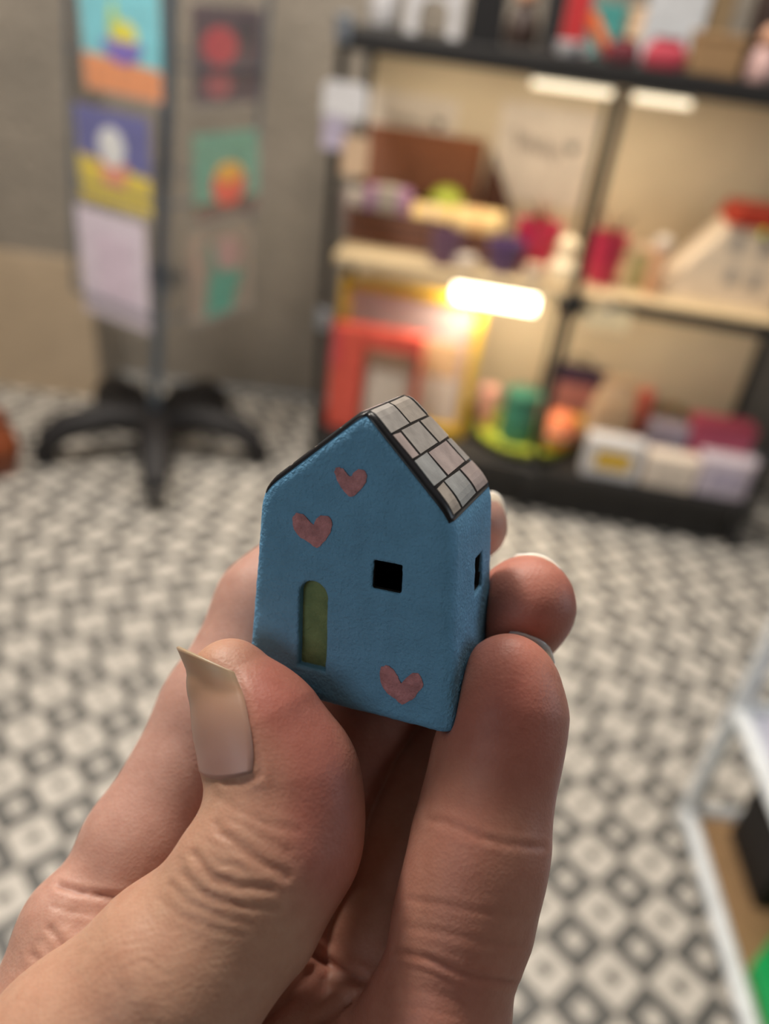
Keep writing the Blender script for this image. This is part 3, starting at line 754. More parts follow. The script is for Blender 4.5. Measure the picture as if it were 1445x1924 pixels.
def sloc(u, v, z): return BF + UU * u + VV * v + np.array([0, 0, z])
def spot(xl, yt, xr, yb, zs, vmin=0.015, vmax=0.31):
    """front base centre on a board, width and height, of what the photo shows in a pixel box"""
    xm = (xl + xr) / 2; p = onz(xm, yb, zs); v = min(max(float((p - BF) @ VV), vmin), vmax)
    r = ray(xm, yb); P0 = BF + VV * v; q = CAM + r * (((P0 - CAM) @ VV) / (r @ VV)); u = float((q - BF) @ UU)
    base = sloc(u, v, zs); d = depth_of(base); t = hit(xm, yt, base, VV)
    return base, (xr - xl) * d / FPX, max(0.02, float(t[2]) - zs), u, v
def on(name, label, cat, px, zs, group=None, vmin=0.015, vmax=0.31, du=0.0):
    b, w, h, u, v = spot(*px, zs, vmin, vmax)
    return thing(name, label, cat, b + UU * du + np.array([0, 0, 0.0005]), ANG, group), w, h
C_ = paint
white = C_('white_ceramic', 205, 203, 205, 0.3); offw = C_('off_white_card', 205, 192, 178, 0.7); kraft = C_('kraft_card', 150, 118, 82, 0.8, scale=60)
red = C_('red_paint', 178, 44, 48, 0.5); crimson = C_('crimson_enamel', 190, 48, 80, 0.3); coral = C_('coral_paint', 205, 82, 66, 0.5)
orange = C_('orange_plastic', 225, 110, 50, 0.4); teal = C_('teal_card', 70, 145, 140, 0.5); purple = C_('purple_glaze', 88, 62, 105, 0.35)
maroon = C_('maroon_cloth', 95, 32, 42, 0.8); pinkm = C_('pink_card', 205, 100, 128, 0.5); darkb = C_('dark_brown', 52, 36, 30, 0.5)
lilac = C_('lilac_paper', 175, 165, 185, 0.6); yellow = C_('yellow_paint', 205, 165, 40, 0.45); lime = C_('lime_green', 165, 175, 55, 0.5)
green = C_('deep_green', 45, 100, 82, 0.4); beige = C_('beige_paper', 200, 170, 140, 0.7); skinw = C_('peach_wood', 205, 155, 125, 0.6)
blackp = C_('black_print', 25, 22, 24, 0.6); brownw = C_('brown_wicker', 125, 70, 35, 0.6, var=0.3, scale=120); brownd = C_('dark_wicker', 70, 36, 20, 0.6, var=0.3, scale=120)

def canister(px, zs, name, label, cat, mb_, ml, dome=False, **k):
    t, w, h = on(name, label, cat, px, zs, **k); r = w / 2
    MB().lathe([(r * .9, 0), (r, .006), (r, h * .78), (r * .97, h * .8)], 22, (0, r, 0)).build('body', mb_, t, True)
    l = MB(); l.lathe([(r * 1.02, h * .8), (r * 1.04, h * .82), (r * 1.02, h * .93), (r * .6, h * .97), (r * .2, h)], 22, (0, r, 0))
    l.build('lid', ml, t, True); return t
def carton(px, zs, depth, name, label, cat, mb_, ml, lid=True, **k):
    t, w, h = on(name, label, cat, px, zs, **k)
    MB().box(-w / 2, w / 2, 0, depth, 0, h * (.8 if lid else 1), .003).build('body', mb_, t)
    if lid: MB().box(-w / 2 - .002, w / 2 + .002, -.002, depth + .002, h * .8, h, .003).build('lid', ml, t)
    else: MB().box(-w * .32, w * .32, -.0012, .0005, h * .25, h * .72).build('front_label', ml, t)
    return t
def cup(px, zs, name, label, cat, mc, flare=1.12, handle=True, **k):
    t, w, h = on(name, label, cat, px, zs, **k); r = w / 2
    MB().lathe([(r / flare * .85, 0), (r / flare, .004), (r, h), (r * .93, h), (r / flare * .9, .008)], 22, (0, r, 0)).build('body', mc, t, True)
    if handle:
        MB().tube([(r * .95 + .018 * math.sin(a) * 1.0, r, h * .5 + h * .3 * math.cos(a)) for a in np.linspace(0.1, math.pi - .1, 9)], .004, 8).build('handle', mc, t, True)
    return t
def pouch(px, zs, name, label, cat, mc, mtop, depth=.05, **k):
    t, w, h = on(name, label, cat, px, zs, **k); mb = MB()
    prof = [(0, .42), (.15, .5), (.5, .5), (.8, .4), (.88, .28), (1.0, .38)]
    vs = []; n = 16
    for z, s in prof:
        for j in range(n):
            a = 2 * math.pi * j / n; c_, s_ = math.cos(a), math.sin(a)
            vs.append((w * s * math.copysign(abs(c_) ** .6, c_), depth / 2 + depth * s * math.copysign(abs(s_) ** .6, s_), h * z))
    fs = [(i * n + j, i * n + (j + 1) % n, (i + 1) * n + (j + 1) % n, (i + 1) * n + j) for i in range(len(prof) - 1) for j in range(n)] + [tuple(range(n))[::-1], tuple((len(prof) - 1) * n + j for j in range(n))]
    mb.add(vs, fs); mb.build('body', mc, t, True)
    MB().tube([(w * .3 * math.cos(a), depth / 2 + depth * .3 * math.sin(a), h * .88) for a in np.linspace(0, 2 * math.pi, 15)[:-1]], .003, 6, closed=True).build('drawstring', mtop, t, True)
    return t
def doll(px, zs, name, label, cat, mb_, mh, mhair, **k):
    t, w, h = on(name, label, cat, px, zs, **k); r = w / 2
    MB().lathe([(r * .9, 0), (r, .01), (r * .95, h * .3), (r * .6, h * .58), (r * .35, h * .64)], 20, (0, r, 0)).build('body', mb_, t, True)
    MB().ball((0, r, h * .8), min(r * .75, h * .22), 1, 1, 1.0).build('head', mh, t, True)
    hd = min(r * .75, h * .22)
    MB().lathe([(hd * 1.06, -hd * .1), (hd * 1.04, hd * .35), (hd * .75, hd * .8), (hd * .2, hd * 1.06)], 16, (0, r + .004, h * .8)).build('hair', mhair, t, True)
    return t
# ---- top board
canister((688, -60, 742, 40), ZT, 'canister', 'white lidded canister at the left end of the black top board', 'canister', white, white)
t, w, h = on('arch_ornament', 'white arch shaped ornament with two legs on the top board', 'ornament', (758, -50, 862, 68), ZT)
arch = [(-w / 2, 0), (-w * .27, 0), (-w * .27, h * .42)] + [(w * .27 * math.cos(a), h * .42 + h * .2 * math.sin(a)) for a in np.linspace(math.pi, 0, 9)[1:-1]] + [(w * .27, h * .42), (w * .27, 0), (w / 2, 0), (w / 2, h * .8), (w * .38, h), (-w * .38, h), (-w / 2, h * .8)]
MB().prism(arch, 0, .06).build('body', white, t); MB().box(-w * .3, w * .3, -.002, 0, h * .72, h * .9).build('printed_band', C_('grey_print', 120, 125, 125), t)
t, w, h = on('tote_bag', 'black tote bag standing on the top board beside the arch ornament', 'bag', (870, -60, 940, 88), ZT)
mb = MB(); mb.prism([(-w / 2, 0), (w / 2, 0), (w * .44, h * .8), (-w * .44, h * .8)], 0, .09); mb.build('body', C_('black_canvas', 20, 19, 21, .9), t)
for y in (.01, .08): MB().tube([(w * .25 * math.cos(a), y, h * .78 + h * .22 * math.sin(a)) for a in np.linspace(0, math.pi, 9)], .004, 6).build('handle', blackp, t, True)
doll((944, -40, 1008, 80), ZT, 'peg_doll', 'wooden peg doll with dark hair on the top board', 'doll', darkb, skinw, blackp)
carton((1012, -60, 1048, 88), ZT, .07, 'gift_box', 'narrow black gift box beside the peg doll', 'box', blackp, blackp)
carton((1054, -60, 1098, 72), ZT, .05, 'gift_box', 'bright red gift box on the top board', 'box', red, red, vmin=.12)
t, w, h = on('marker_pen', 'fat orange marker pen leaning on the top board', 'pen', (1096, 28, 1142, 98), ZT, vmin=.02, vmax=.03)
MB().tube([(-w * .5, .012, h), (w * .28, .012, .03)], .013, 12).build('barrel', orange, t, True)
MB().tube([(w * .28, .012, .03), (w * .5, .012, .012)], [.013, .011], 12).build('cap', red, t, True)
carton((1108, 5, 1166, 70), ZT, .05, 'gift_box', 'small teal gift box behind the orange pen', 'box', teal, teal, vmin=.22)
canister((1168, 12, 1222, 92), ZT, 'jar', 'cream stoneware jar beside the teal box', 'jar', beige, beige, vmin=.16)
t, w, h = on('picture_board', 'large white board standing at the back of the top board', 'board', (1200, -90, 1306, 100), ZT, vmin=.29, vmax=.30)
MB().box(-w / 2, w / 2, 0, .012, 0, h, .002).build('panel', C_('white_board', 190, 192, 195), t)
MB().box(-w / 2 - .006, w / 2 + .006, -.004, .002, 0, .012).build('ledge', C_('grey_trim', 150, 150, 150), t)
pouch((1136, 72, 1196, 130), ZT, 'drawstring_pouch', 'dark maroon drawstring pouch at the edge of the top board', 'pouch', maroon, red)
pouch((1204, 70, 1284, 136), ZT, 'drawstring_pouch', 'rose red drawstring pouch beside the cardboard box', 'pouch', C_('rose_cloth', 175, 60, 75, .8), maroon)
cup((1038, 78, 1092, 114), ZT, 'cup', 'small white cup at the edge of the top board', 'cup', white)
carton((1290, 60, 1380, 156), ZT, .09, 'cardboard_box', 'plain cardboard box near the right end of the top board', 'box', kraft, kraft)
carton((1306, -80, 1350, 118), ZT, .05, 'cardboard_box', 'tall slim tan box behind the cardboard box', 'box', C_('tan_card', 130, 108, 78), C_('tan_card2', 120, 98, 70), vmin=.2)
doll((1394, 45, 1452, 168), ZT, 'figurine', 'pale pink figurine at the right of the top board', 'figurine', C_('pale_pink', 190, 155, 150), skinw, darkb)
canister((1396, -90, 1450, 110), ZT, 'vase', 'dark brown vase behind the pink figurine', 'vase', darkb, darkb, vmin=.2)
# ---- lamps under the boards
warm = (1.0, 0.86, 0.64)
ledm = mat('led_glow', (0.9, 0.85, 0.7), 0.5, emit=(1.0, 0.83, 0.58), estr=1.6)
ledb = mat('led_bright', (0.9, 0.85, 0.7), 0.5, emit=(1.0, 0.88, 0.62), estr=9.0)
def led(u0, u1, v, z, label, mm, energy, hh=.016):
    t = thing('led_strip_lamp', label, 'lamp', sloc((u0 + u1) / 2, v, z), ANG)
    w = (u1 - u0) / 2
    MB().box(-w, w, 0, .03, -.006, 0, .002).build('housing', C_('lamp_housing', 190, 188, 180), t)
    MB().box(-w + .004, w - .004, .002, .028, -.006 - hh, -.006, .004).build('diffuser', mm, t)
    p = sloc((u0 + u1) / 2, v + .06, z - .04)
    a = area('led_light', p, p + np.array([0, 0.12, -0.5]), u1 - u0, energy, warm, .05)
    return t
led(.435, .625, .004, ZT - .0455, 'short glowing strip lamp under the top board, left of the middle post', ledm, 1.0)
led(.665, .80, .004, ZT - .0455, 'short glowing strip lamp under the top board, right of the middle post', ledm, .6)
led(.335, .56, .004, ZM - .0255, 'very bright strip lamp under the middle board above the yellow frame', ledb, 2.6, .045)
area('led_light', sloc(.2, .08, ZT - .07), sloc(.25, .3, .6), .3, .8, warm, .05)
area('led_light', sloc(.95, .08, ZT - .07), sloc(.95, .3, .6), .3, .35, warm, .05)
area('led_light', sloc(.95, .08, ZM - .05), sloc(.95, .3, .1), .3, .5, warm, .05)
# ---- papers on the back panel
def squiggle(w, x0, z0, h_, seed):
    r = random.Random(seed); pts = []; n = 26
    for i in range(n): pts.append((x0 + w * i / (n - 1), -.0016, z0 + h_ * (math.sin(i * 1.7) * .5 + r.uniform(-.25, .25)) - h_ * .6 * i / n))
    return pts
for px, lab, sd in (((690, 178, 856, 305), 'white paper card with scribbled writing and a black heart above the wicker basket', 1), ((930, 200, 1106, 388), 'larger white paper card with scribbled writing and a black heart by the middle post', 2)):
    P0 = BF + VV * (SD - .0125); c = hit((px[0] + px[2]) / 2, (px[1] + px[3]) / 2, P0, VV); d = depth_of(c)
    w = (px[2] - px[0]) * d / FPX; h = float(hit((px[0] + px[2]) / 2, px[1], P0, VV)[2] - hit((px[0] + px[2]) / 2, px[3], P0, VV)[2])
    t = thing('paper_sign', lab, 'sign', c, ANG, 'scribbled paper cards on the back panel')
    MB().box(-w / 2, w / 2, 0, .0015, -h / 2, h / 2).build('sheet', offw, t)
    MB().tube(squiggle(w * .55, -w * .33, h * .14, h * .16, sd), .0022, 5).build('handwriting', C_('faded_ink', 110, 95, 90), t)
    hp = [(.016 * math.sin(a) ** 3 + w * .3, .001 * (13 * math.cos(a) - 5 * math.cos(2 * a) - 2 * math.cos(3 * a) - math.cos(4 * a)) + h * .12) for a in np.linspace(0, 2 * math.pi, 20)[:-1]]
    MB().prism(hp, -.002, 0).build('black_heart', blackp, t)
# tags on the left post
for px, lab, mm in (((606, 160, 690, 216), 'white paper tag hanging on the left shelf post', white), ((606, 220, 654, 276), 'lilac paper tag hanging below the white tag', lilac), ((642, 262, 692, 326), 'cream paper tag hanging beside the wicker basket', beige)):
    P0 = BF - VV * .016 + VV * (.0 if mm is not beige else -.004) ; c = hit((px[0] + px[2]) / 2, (px[1] + px[3]) / 2, P0, VV); d = depth_of(c)
    w = (px[2] - px[0]) * d / FPX; h = (px[3] - px[1]) * d / FPX * 1.1
    t = thing('price_tag', lab, 'tag', c, ANG, 'paper tags on the left shelf post')
    MB().prism([(-w / 2, -h / 2), (w / 2, -h / 2), (w / 2, h * .36), (w * .36, h / 2), (-w * .36, h / 2), (-w / 2, h * .36)], -.0015, 0).build('sheet', mm, t)
    du = float((BF - c) @ UU)
    MB().tube([(0, -.002, h * .42), (du * .5, -.001, h * .6), (du, .002, h * .66)], .0012, 5).build('string', blackp, t)
# ---- middle board: basket with contents
t, w, h = on('wicker_basket', 'open brown wicker basket with its lid raised on the middle board', 'basket', (645, 408, 925, 492), ZM, vmin=.125, vmax=.125)
bd = .19; n_row = 7
MB().box(-w / 2 + .006, w / 2 - .006, .006, bd - .006, .0, .012).build('base', brownd, t)
for i in range(n_row):
    z = h * (i + .5) / n_row; pts = []
    for s in np.linspace(0, 1, 49)[:-1]:
        q = s * 4; e = q % 1; sx, sy = [(e * 2 - 1, 0), (1, e), (1 - e * 2, 1), (-1, 1 - e)][int(q)]
        wob = .004 * math.sin(s * 48 * math.pi + (i % 2) * math.pi); out = 1 + wob / (w / 2)
        pts.append((sx * w / 2 * out, (sy - .5) * bd * (1 + wob / bd * 2) + bd / 2, z))
    MB().tube(pts, h / n_row * .52, 6, closed=True).build('wicker_band', brownw if i % 2 else brownd, t, True)
lid = MB()
lid_b, lid_t = spot(690, 288, 905, 400, ZM)[0], None
lw = w * .80; lh = .17
for i in range(7):
    z0 = h + .012 + lh * i / 7; lid.tube([(-w / 2 + (lw * k / 12), bd + .006 + .004 * (k % 2), z0 + .012) for k in range(13)], .013, 6)
lido = lid.build('lid', brownw, t, True)
MB().prism([(lw - w / 2 + .008, h + .01), (w / 2 + .03, h + .01), (lw - w / 2 + .02, h + .165)], bd - .03, bd - .012).build('side_flap', brownd, t)
basket_top = ZM + h
def inbasket(px, name, label, cat, shape, mm, vd=.03):
    b = hit((px[0] + px[2]) / 2, px[3], BF + VV * (.125 + vd), VV); d = depth_of(b); w_ = (px[2] - px[0]) * d / FPX; h_ = (px[3] - px[1]) * d / FPX
    t = thing(name, label, cat, b, ANG)
    return t, w_, h_
for px, name, label, cat, mm, vd in (((682, 358, 766, 410), 'soap_bar', 'lavender soap bar lying in the wicker basket', 'soap', C_('lavender_soap', 190, 140, 180, .5), .05),
                                 ((640, 362, 690, 408), 'soap_bar', 'grey soap bar at the left of the wicker basket', 'soap', C_('grey_soap', 145, 125, 120, .5), .06)):
    t, w_, h_ = inbasket(px, name, label, cat, None, mm, vd)
    MB().box(-w_ / 2, w_ / 2, 0, .05, -.03, h_, .008).build('bar', mm, t, True)
    MB().box(-w_ / 4, w_ / 4, -.001, .051, -.031, h_ + .001).build('paper_band', offw, t)
t, w_, h_ = inbasket((796, 345, 866, 412), 'bath_ball', 'lime green bath ball in the wicker basket', 'bath ball', None, lime, .09)
MB().ball((0, .04, h_ * .3), w_ * .5).build('ball', lime, t, True); MB().lathe([(w_ * .51, -.004), (w_ * .51, .004)], 18, (0, .04, h_ * .3)).build('seam', yellow, t)
for k, (px, nm) in enumerate((((768, 388, 845, 438), 'between the lime ball and the lavender soap'), ((846, 395, 935, 455), 'at the right end of the basket'))):
    t, w_, h_ = inbasket(px, 'towel_roll', '', 'towel', None, beige, .004)
    tag(t, 'rolled cream towel in the wicker basket ' + nm, 'towel', 'rolled towels in the basket')
    MB().tube([(-w_ / 2, .03, h_ * .45), (w_ / 2, .03, h_ * .45)], h_ * .5, 16).build('roll', C_('cream_towel', 225, 190, 130, .9, bump=.4, bscale=400), t, True)
    MB().tube([(0, .03 + h_ * .51 * math.cos(a), h_ * .45 + h_ * .51 * math.sin(a)) for a in np.linspace(0, 2 * math.pi, 17)[:-1]], .003, 6, closed=True).build('ribbon', orange if k else lilac, t, True)
cup((798, 440, 862, 503), ZM, 'cup', 'mauve cup in front of the wicker basket', 'cup', C_('mauve_glaze', 105, 75, 95, .35), handle=False, vmin=.02, vmax=.02)
cup((902, 460, 978, 528), ZM, 'cup', 'deep purple cup beside the crimson pots', 'cup', purple, 1.45, handle=False, vmin=.02, vmax=.02)
canister((845, 485, 890, 522), ZM, 'jar', 'squat cream jar between the two purple cups', 'jar', offw, offw, vmin=.02, vmax=.04)
def plant_pot(px, label, mm, twigs, **k):
    t = cup(px, ZM, 'plant_pot', label, 'pot', mm, 1.25, handle=False, group='crimson pots with dried twigs', **k); t2, w, h = on('x', 'x', 'x', px, ZM, **k); bpy.data.objects.remove(t2)
    rr = random.Random(px[0]); r = w / 2
    for i in range(twigs):
        a = rr.uniform(-1.1, 1.1); l = rr.uniform(.035, .06)
        MB().tube([(r * .3 * math.sin(a), r, h * .9), (r * .6 * math.sin(a), r - .004, h + l * .5), (r * 1.1 * math.sin(a), r - .01 * rr.random(), h + l)], [.003, .0025, .0012], 5).build('twig', darkb if i % 3 else C_('rust_twig', 160, 75, 40), t, True)
plant_pot((957, 425, 1045, 497), 'crimson pot with dried twigs beside the deep purple cup', crimson, 8, vmin=.10, vmax=.10)
plant_pot((1098, 445, 1168, 520), 'crimson pot with dark twigs right of the middle post', crimson, 7, vmin=.07, vmax=.07)
doll((1020, 452, 1082, 546), ZM, 'figurine', 'cream angel figurine between the two crimson pots', 'figurine', C_('cream_glaze', 235, 215, 180, .35), C_('cream_glaze', 235, 215, 180), C_('cream_glaze', 235, 215, 180), vmin=.02, vmax=.03)
canister((978, 500, 1016, 546), ZM, 'jar', 'small cream jar at the front under the first crimson pot', 'jar', offw, beige, vmin=.015, vmax=.02)
canister((1176, 458, 1206, 545), ZM, 'spice_jar', 'slim greenish jar left of the white model house', 'jar', C_('sage', 170, 165, 115), beige, vmin=.05)
canister((1206, 442, 1236, 556), ZM, 'spice_jar', 'slim peach jar next to the white model house', 'jar', C_('peach_jar', 205, 160, 125), offw, vmin=.04)
t, w, h = on('model_house', 'white model house with red roof at the right of the middle board', 'model house', (1236, 385, 1450, 560), ZM, vmin=.06, vmax=.10)
MB().prism([(-w / 2, 0), (w / 2, 0), (w / 2, h * .86), (-w * .05, h * .86), (-w * .12, h * .7)], 0, .14).build('body', C_('white_card_house', 225, 205, 180, .6), t)
MB().prism([(-w * .1, h * .84), (w * .56, h * .84), (w * .5, h), (-w * .02, h)], -.012, .152).build('roof', C_('brick_red', 165, 45, 25, .5), t)
for x, z in ((-.02, .55), (.22, .55), (.22, .2), (.02, .22)):
    MB().box(w * x, w * x + .03, -.002, .001, h * z, h * z + .045).build('window', C_('grey_window', 165, 155, 145), t)
MB().ball((w * .2, -.012, h * .8), .011).build('lime_garland', lime, t, True)
# cream card on the board edge
c = hit(1138, 600, BF - VV * .012, VV); t = thing('shelf_card', 'cream shelf card clipped below the edge of the middle board', 'card', c, ANG)
MB().box(-.06, .06, -.0015, 0, -.026, .03).build('sheet', C_('cream_card', 235, 215, 175), t); MB().box(-.012, .012, -.003, .006, .024, .036, .001).build('clip', steel, t)
# ---- bottom board
t, w, h = on('framed_picture', 'large yellow frame with lilac backing under the middle board', 'frame', (632, 545, 905, 802), ZB, vmin=.095, vmax=.095)
t.location = Vector((sloc(.225, .095, ZB + .0005)).tolist()); w, h = .41, .425; fw_ = .026
MB().box(-w / 2, w / 2, 0, .03, h - fw_, h, .003).build('frame_top', yellow, t); MB().box(-w / 2, w / 2, 0, .03, 0, fw_, .003).build('frame_bottom', yellow, t)
for s in (-1, 1): MB().box(s * w / 2 - (fw_ if s > 0 else 0), s * w / 2 + (fw_ if s < 0 else 0), 0, .03, fw_, h - fw_, .003).build('frame_side', yellow, t)
MB().box(-w / 2 + fw_, w / 2 - fw_, .022, .028, fw_, h - fw_).build('backing', C_('lilac_grey', 185, 165, 165), t)
MB().box(w * .05, w * .38, .016, .022, h * .42, h * .66).build('print', C_('sand_print', 200, 165, 125), t); MB().box(w * .02, w * .4, .016, .022, h * .08, h * .4).build('print', offw, t)
t = thing('display_box', 'coral red open display box with a cream card at the left end', 'box', sloc(.152, .018, ZB + .0005), ANG); w, h = .26, .315
MB().box(-w / 2, -w / 2 + .095, 0, .055, 0, h, .004).build('side_panel', coral, t); MB().box(-w / 2 + .095, w / 2, 0, .055, h - .055, h, .004).build('top_bar', coral, t)
MB().box(w / 2 - .018, w / 2, 0, .055, 0, h - .055, .003).build('side_rail', C_('coral_dark', 165, 60, 50), t); MB().box(-w / 2 + .095, w / 2 - .018, .045, .054, 0, h - .055).build('backing', C_('cream_backing', 215, 190, 160), t)
MB().box(-w / 2 + .105, w / 2 - .035, .032, .044, .004, .19, .002).build('card', offw, t)
MB().box(-w / 2 + .002, -w / 2 + .03, -.004, -.0003, .2, .30, .001).build('ribbon_loop', C_('rose_ribbon', 200, 70, 75), t)
tp = hit(982, 842, sloc(.5, .185, 0), VV); tu = float((tp - BF) @ UU)
t = thing('round_tray', 'round lime green tray holding small gifts on the bottom board', 'tray', sloc(tu - .01, .17, ZB + .0005), ANG)
MB().lathe([(.11, 0), (.135, .004), (.155, .03), (.15, .031), (.13, .009), (.01, .008)], 36).build('dish', lime, t, True)
MB().tube([(.153 * math.cos(a), .153 * math.sin(a), .031) for a in np.linspace(0, 2 * math.pi, 37)[:-1]], .004, 8, closed=True).build('rim', C_('olive_rim', 130, 140, 50), t, True)
ZTR = ZB + .0105
canister((932, 740, 1000, 838), ZTR, 'jar', 'dark green jar standing in the lime tray', 'jar', green, green, vmin=.06, vmax=.14)
canister((962, 748, 1014, 800), ZTR + .0, 'jar', 'squat cream jar behind the dark green jar', 'jar', offw, offw, vmin=.2, vmax=.24)
canister((888, 728, 924, 806), ZTR, 'candle', 'pale pink candle at the left of the lime tray', 'candle', C_('pink_candle', 225, 165, 150), C_('pink_candle', 225, 165, 150), vmin=.12)
for px, nm, lab, mm, v_ in (((1006, 772, 1080, 856), 'bath_ball', 'orange bath ball in the lime tray', C_('peach_orange', 225, 125, 80, .6), .075), ((1050, 800, 1092, 845), 'bath_ball', 'yellow bath ball at the right side of the tray', C_('bath_yellow', 215, 170, 60, .6), .2)):
    t, w, h = on(nm, lab, 'bath ball', px, ZTR if v_ > .05 else ZB, vmin=v_, vmax=v_)
    MB().ball((0, w / 2, w / 2), w / 2).build('ball', mm, t, True); MB().lathe([(w * .505, -.004), (w * .505, .004)], 20, (0, w / 2, w / 2)).build('seam', offw, t)
t, w, h = on('gift_bag', 'dark purple gift bag with a pink picture behind the orange ball', 'bag', (1012, 668, 1112, 796), ZB, vmin=.325, vmax=.325)
MB().box(-w / 2, w / 2, 0, .03, 0, h * .85, .002).build('body', C_('purple_bag', 62, 42, 68, .6), t); MB().box(-w * .36, w * .36, -.0015, .001, h * .12, h * .62).build('picture', C_('rose_print', 185, 120, 115), t)
MB().tube([(w * .22 * math.cos(a), .015, h * .84 + h * .14 * math.sin(a)) for a in np.linspace(0, math.pi, 9)], .003, 6).build('handle', blackp, t, True)
pouch((1092, 716, 1178, 832), ZB, 'paper_bag', 'beige paper bag tied at the neck on the bottom board', 'bag', beige, offw, .06, vmin=.17, vmax=.2)
canister((1180, 732, 1208, 822), ZB, 'candle', 'coral candle beside the beige paper bag', 'candle', C_('coral_candle', 220, 110, 95), C_('coral_candle', 220, 110, 95), vmin=.22)
t, w, h = on('wreath', 'small brown twig wreath with green leaves standing at the back', 'wreath', (1214, 728, 1304, 812), ZB, vmin=.27, vmax=.27)
R0w = w * .38
MB().tube([(R0w * math.cos(a), .03 + .003 * math.sin(9 * a), R0w + .014 + R0w * math.sin(a)) for a in np.linspace(0, 2 * math.pi, 29)[:-1]], .013, 7, closed=True).build('ring', C_('twig_brown', 150, 100, 65, .8), t, True)
for a in np.linspace(.4, 6.5, 8): MB().ball((R0w * math.cos(a), .016, R0w + .014 + R0w * math.sin(a)), .011, 1, .4, 1.5, 8).build('leaf', C_('leaf_sage', 110, 130, 90, .7), t, True)
carton((1284, 795, 1394, 872), ZB, .07, 'gift_box', 'rose pink gift box at the right of the bottom board', 'box', pinkm, C_('pink_lid', 195, 85, 110), vmin=.16, vmax=.2)
carton((1206, 800, 1276, 862), ZB, .06, 'gift_box', 'pale lilac gift box beside the rose pink box', 'box', lilac, lilac, vmin=.16, vmax=.2)
carton((1088, 828, 1190, 908), ZB, .06, 'soap_packet', 'white packet with yellow label at the front edge', 'packet', white, yellow, lid=False, vmin=.01, vmax=.02)
carton((1196, 858, 1290, 936), ZB, .06, 'soap_packet', 'plain white packet next to the one with yellow label', 'packet', C_('ivory_pack', 225, 210, 195), offw, lid=False, vmin=.01, vmax=.02)
carton((1300, 866, 1402, 942), ZB, .07, 'soap_packet', 'lavender white packet at the right front of the bottom board', 'packet', C_('lav_pack', 200, 188, 200), lilac, lid=False, vmin=.015, vmax=.03)

# ================================================================== CARD SPINNER
AX = np.array([-0.715, 2.09]); LEAN = 0.075
rack = thing('card_spinner', 'revolving greeting card rack on a black castor base', 'card rack', (AX[0], AX[1], 0))
polem = paint('pole_steel', 120, 132, 145, 0.3, metal=0.6)
MB().tube([(0, 0, .10), (LEAN, 0, 1.0), (LEAN * 1.75, 0, 1.75)], .017, 14).build('pole', polem, rack, True)
MB().lathe([(.03, .075), (.045, .08), (.045, .12), (.022, .15)], 16).build('hub', blackp, rack, True)
feet = [onz(300, 925), onz(112, 872), onz(476, 862), onz(180, 790) + np.array([0, -.12, 0]), onz(392, 792) + np.array([0, -.12, 0])]
for k, a in enumerate(np.radians([-72, -152, 2, 138, 66])):
    ln = .31; e = (ln * math.cos(a), ln * math.sin(a))
    leg = MB().tube([(0, 0, .10), (e[0] * .4, e[1] * .4, .135), (e[0] * .8, e[1] * .8, .115), (e[0], e[1], .07)], [.042, .045, .042, .034], 10).build('leg', blackp, rack, True)
    mb = MB()
    for s in (-.012, .012):
        mb.tube([(e[0] - math.sin(a) * (s - .008), e[1] + math.cos(a) * (s - .008), .036), (e[0] - math.sin(a) * (s + .008), e[1] + math.cos(a) * (s + .008), .036)], .036, 14)
    mb.build('castor', blackp, leg, True)
nLa, nRa = R_(-117.5), R_(-27.5); HA = .155
nL = np.array([math.cos(nLa), math.sin(nLa), 0]); nR = np.array([math.cos(nRa), math.sin(nRa), 0])
acr = bpy.data.materials.new('clear_acrylic'); acr.use_nodes = True; nt = acr.node_tree
pb = nt.nodes['Principled BSDF']; pb.inputs['Base Color'].default_value = (0.75, 0.78, 0.8, 1); pb.inputs['Roughness'].default_value = 0.08; pb.inputs['Alpha'].default_value = 0.06
pb.inputs['Coat Weight'].default_value = 0.5
framem = paint('rack_wire', 110, 118, 128, 0.35, metal=0.5)
cz = np.array([AX[0], AX[1], 0.0])
for n, tdir in ((nL, np.array([-nL[1], nL[0], 0])), (nR, np.array([-nR[1], nR[0], 0]))):
    pass
corn = [(nL + nR), (nR - nL), (-nL - nR), (nL - nR)]
for q in corn:
    p = q * HA
    MB().tube([(p[0] + LEAN * .5, p[1], .50), (p[0] + LEAN * 1.5, p[1], 1.50)], .006, 8).build('upright_wire', framem, rack, True)
for z in (.50, .78, 1.06, 1.34, 1.5):
    MB().tube([(q[0] * HA + LEAN * z, q[1] * HA, z) for q in corn], .004, 6, closed=True).build('ring_wire', framem, rack, True)
MB().lathe([(.02, .50), (.03, .52), (.03, .56), (.02, .58)], 14, (LEAN * .54, 0, 0)).build('collar', polem, rack, True)
for z in (.54, 1.5):
    for q in corn[:2]: MB().tube([(q[0] * HA + LEAN * z, q[1] * HA, z), (-q[0] * HA + LEAN * z, -q[1] * HA, z)], .004, 6).build('spoke', framem, rack, True)
def ccol(n, r, g, b): return paint('card_' + n, min(r * 1.2, 245), min(g * 1.2, 245), min(b * 1.2, 245), 0.35, coat=0.25)
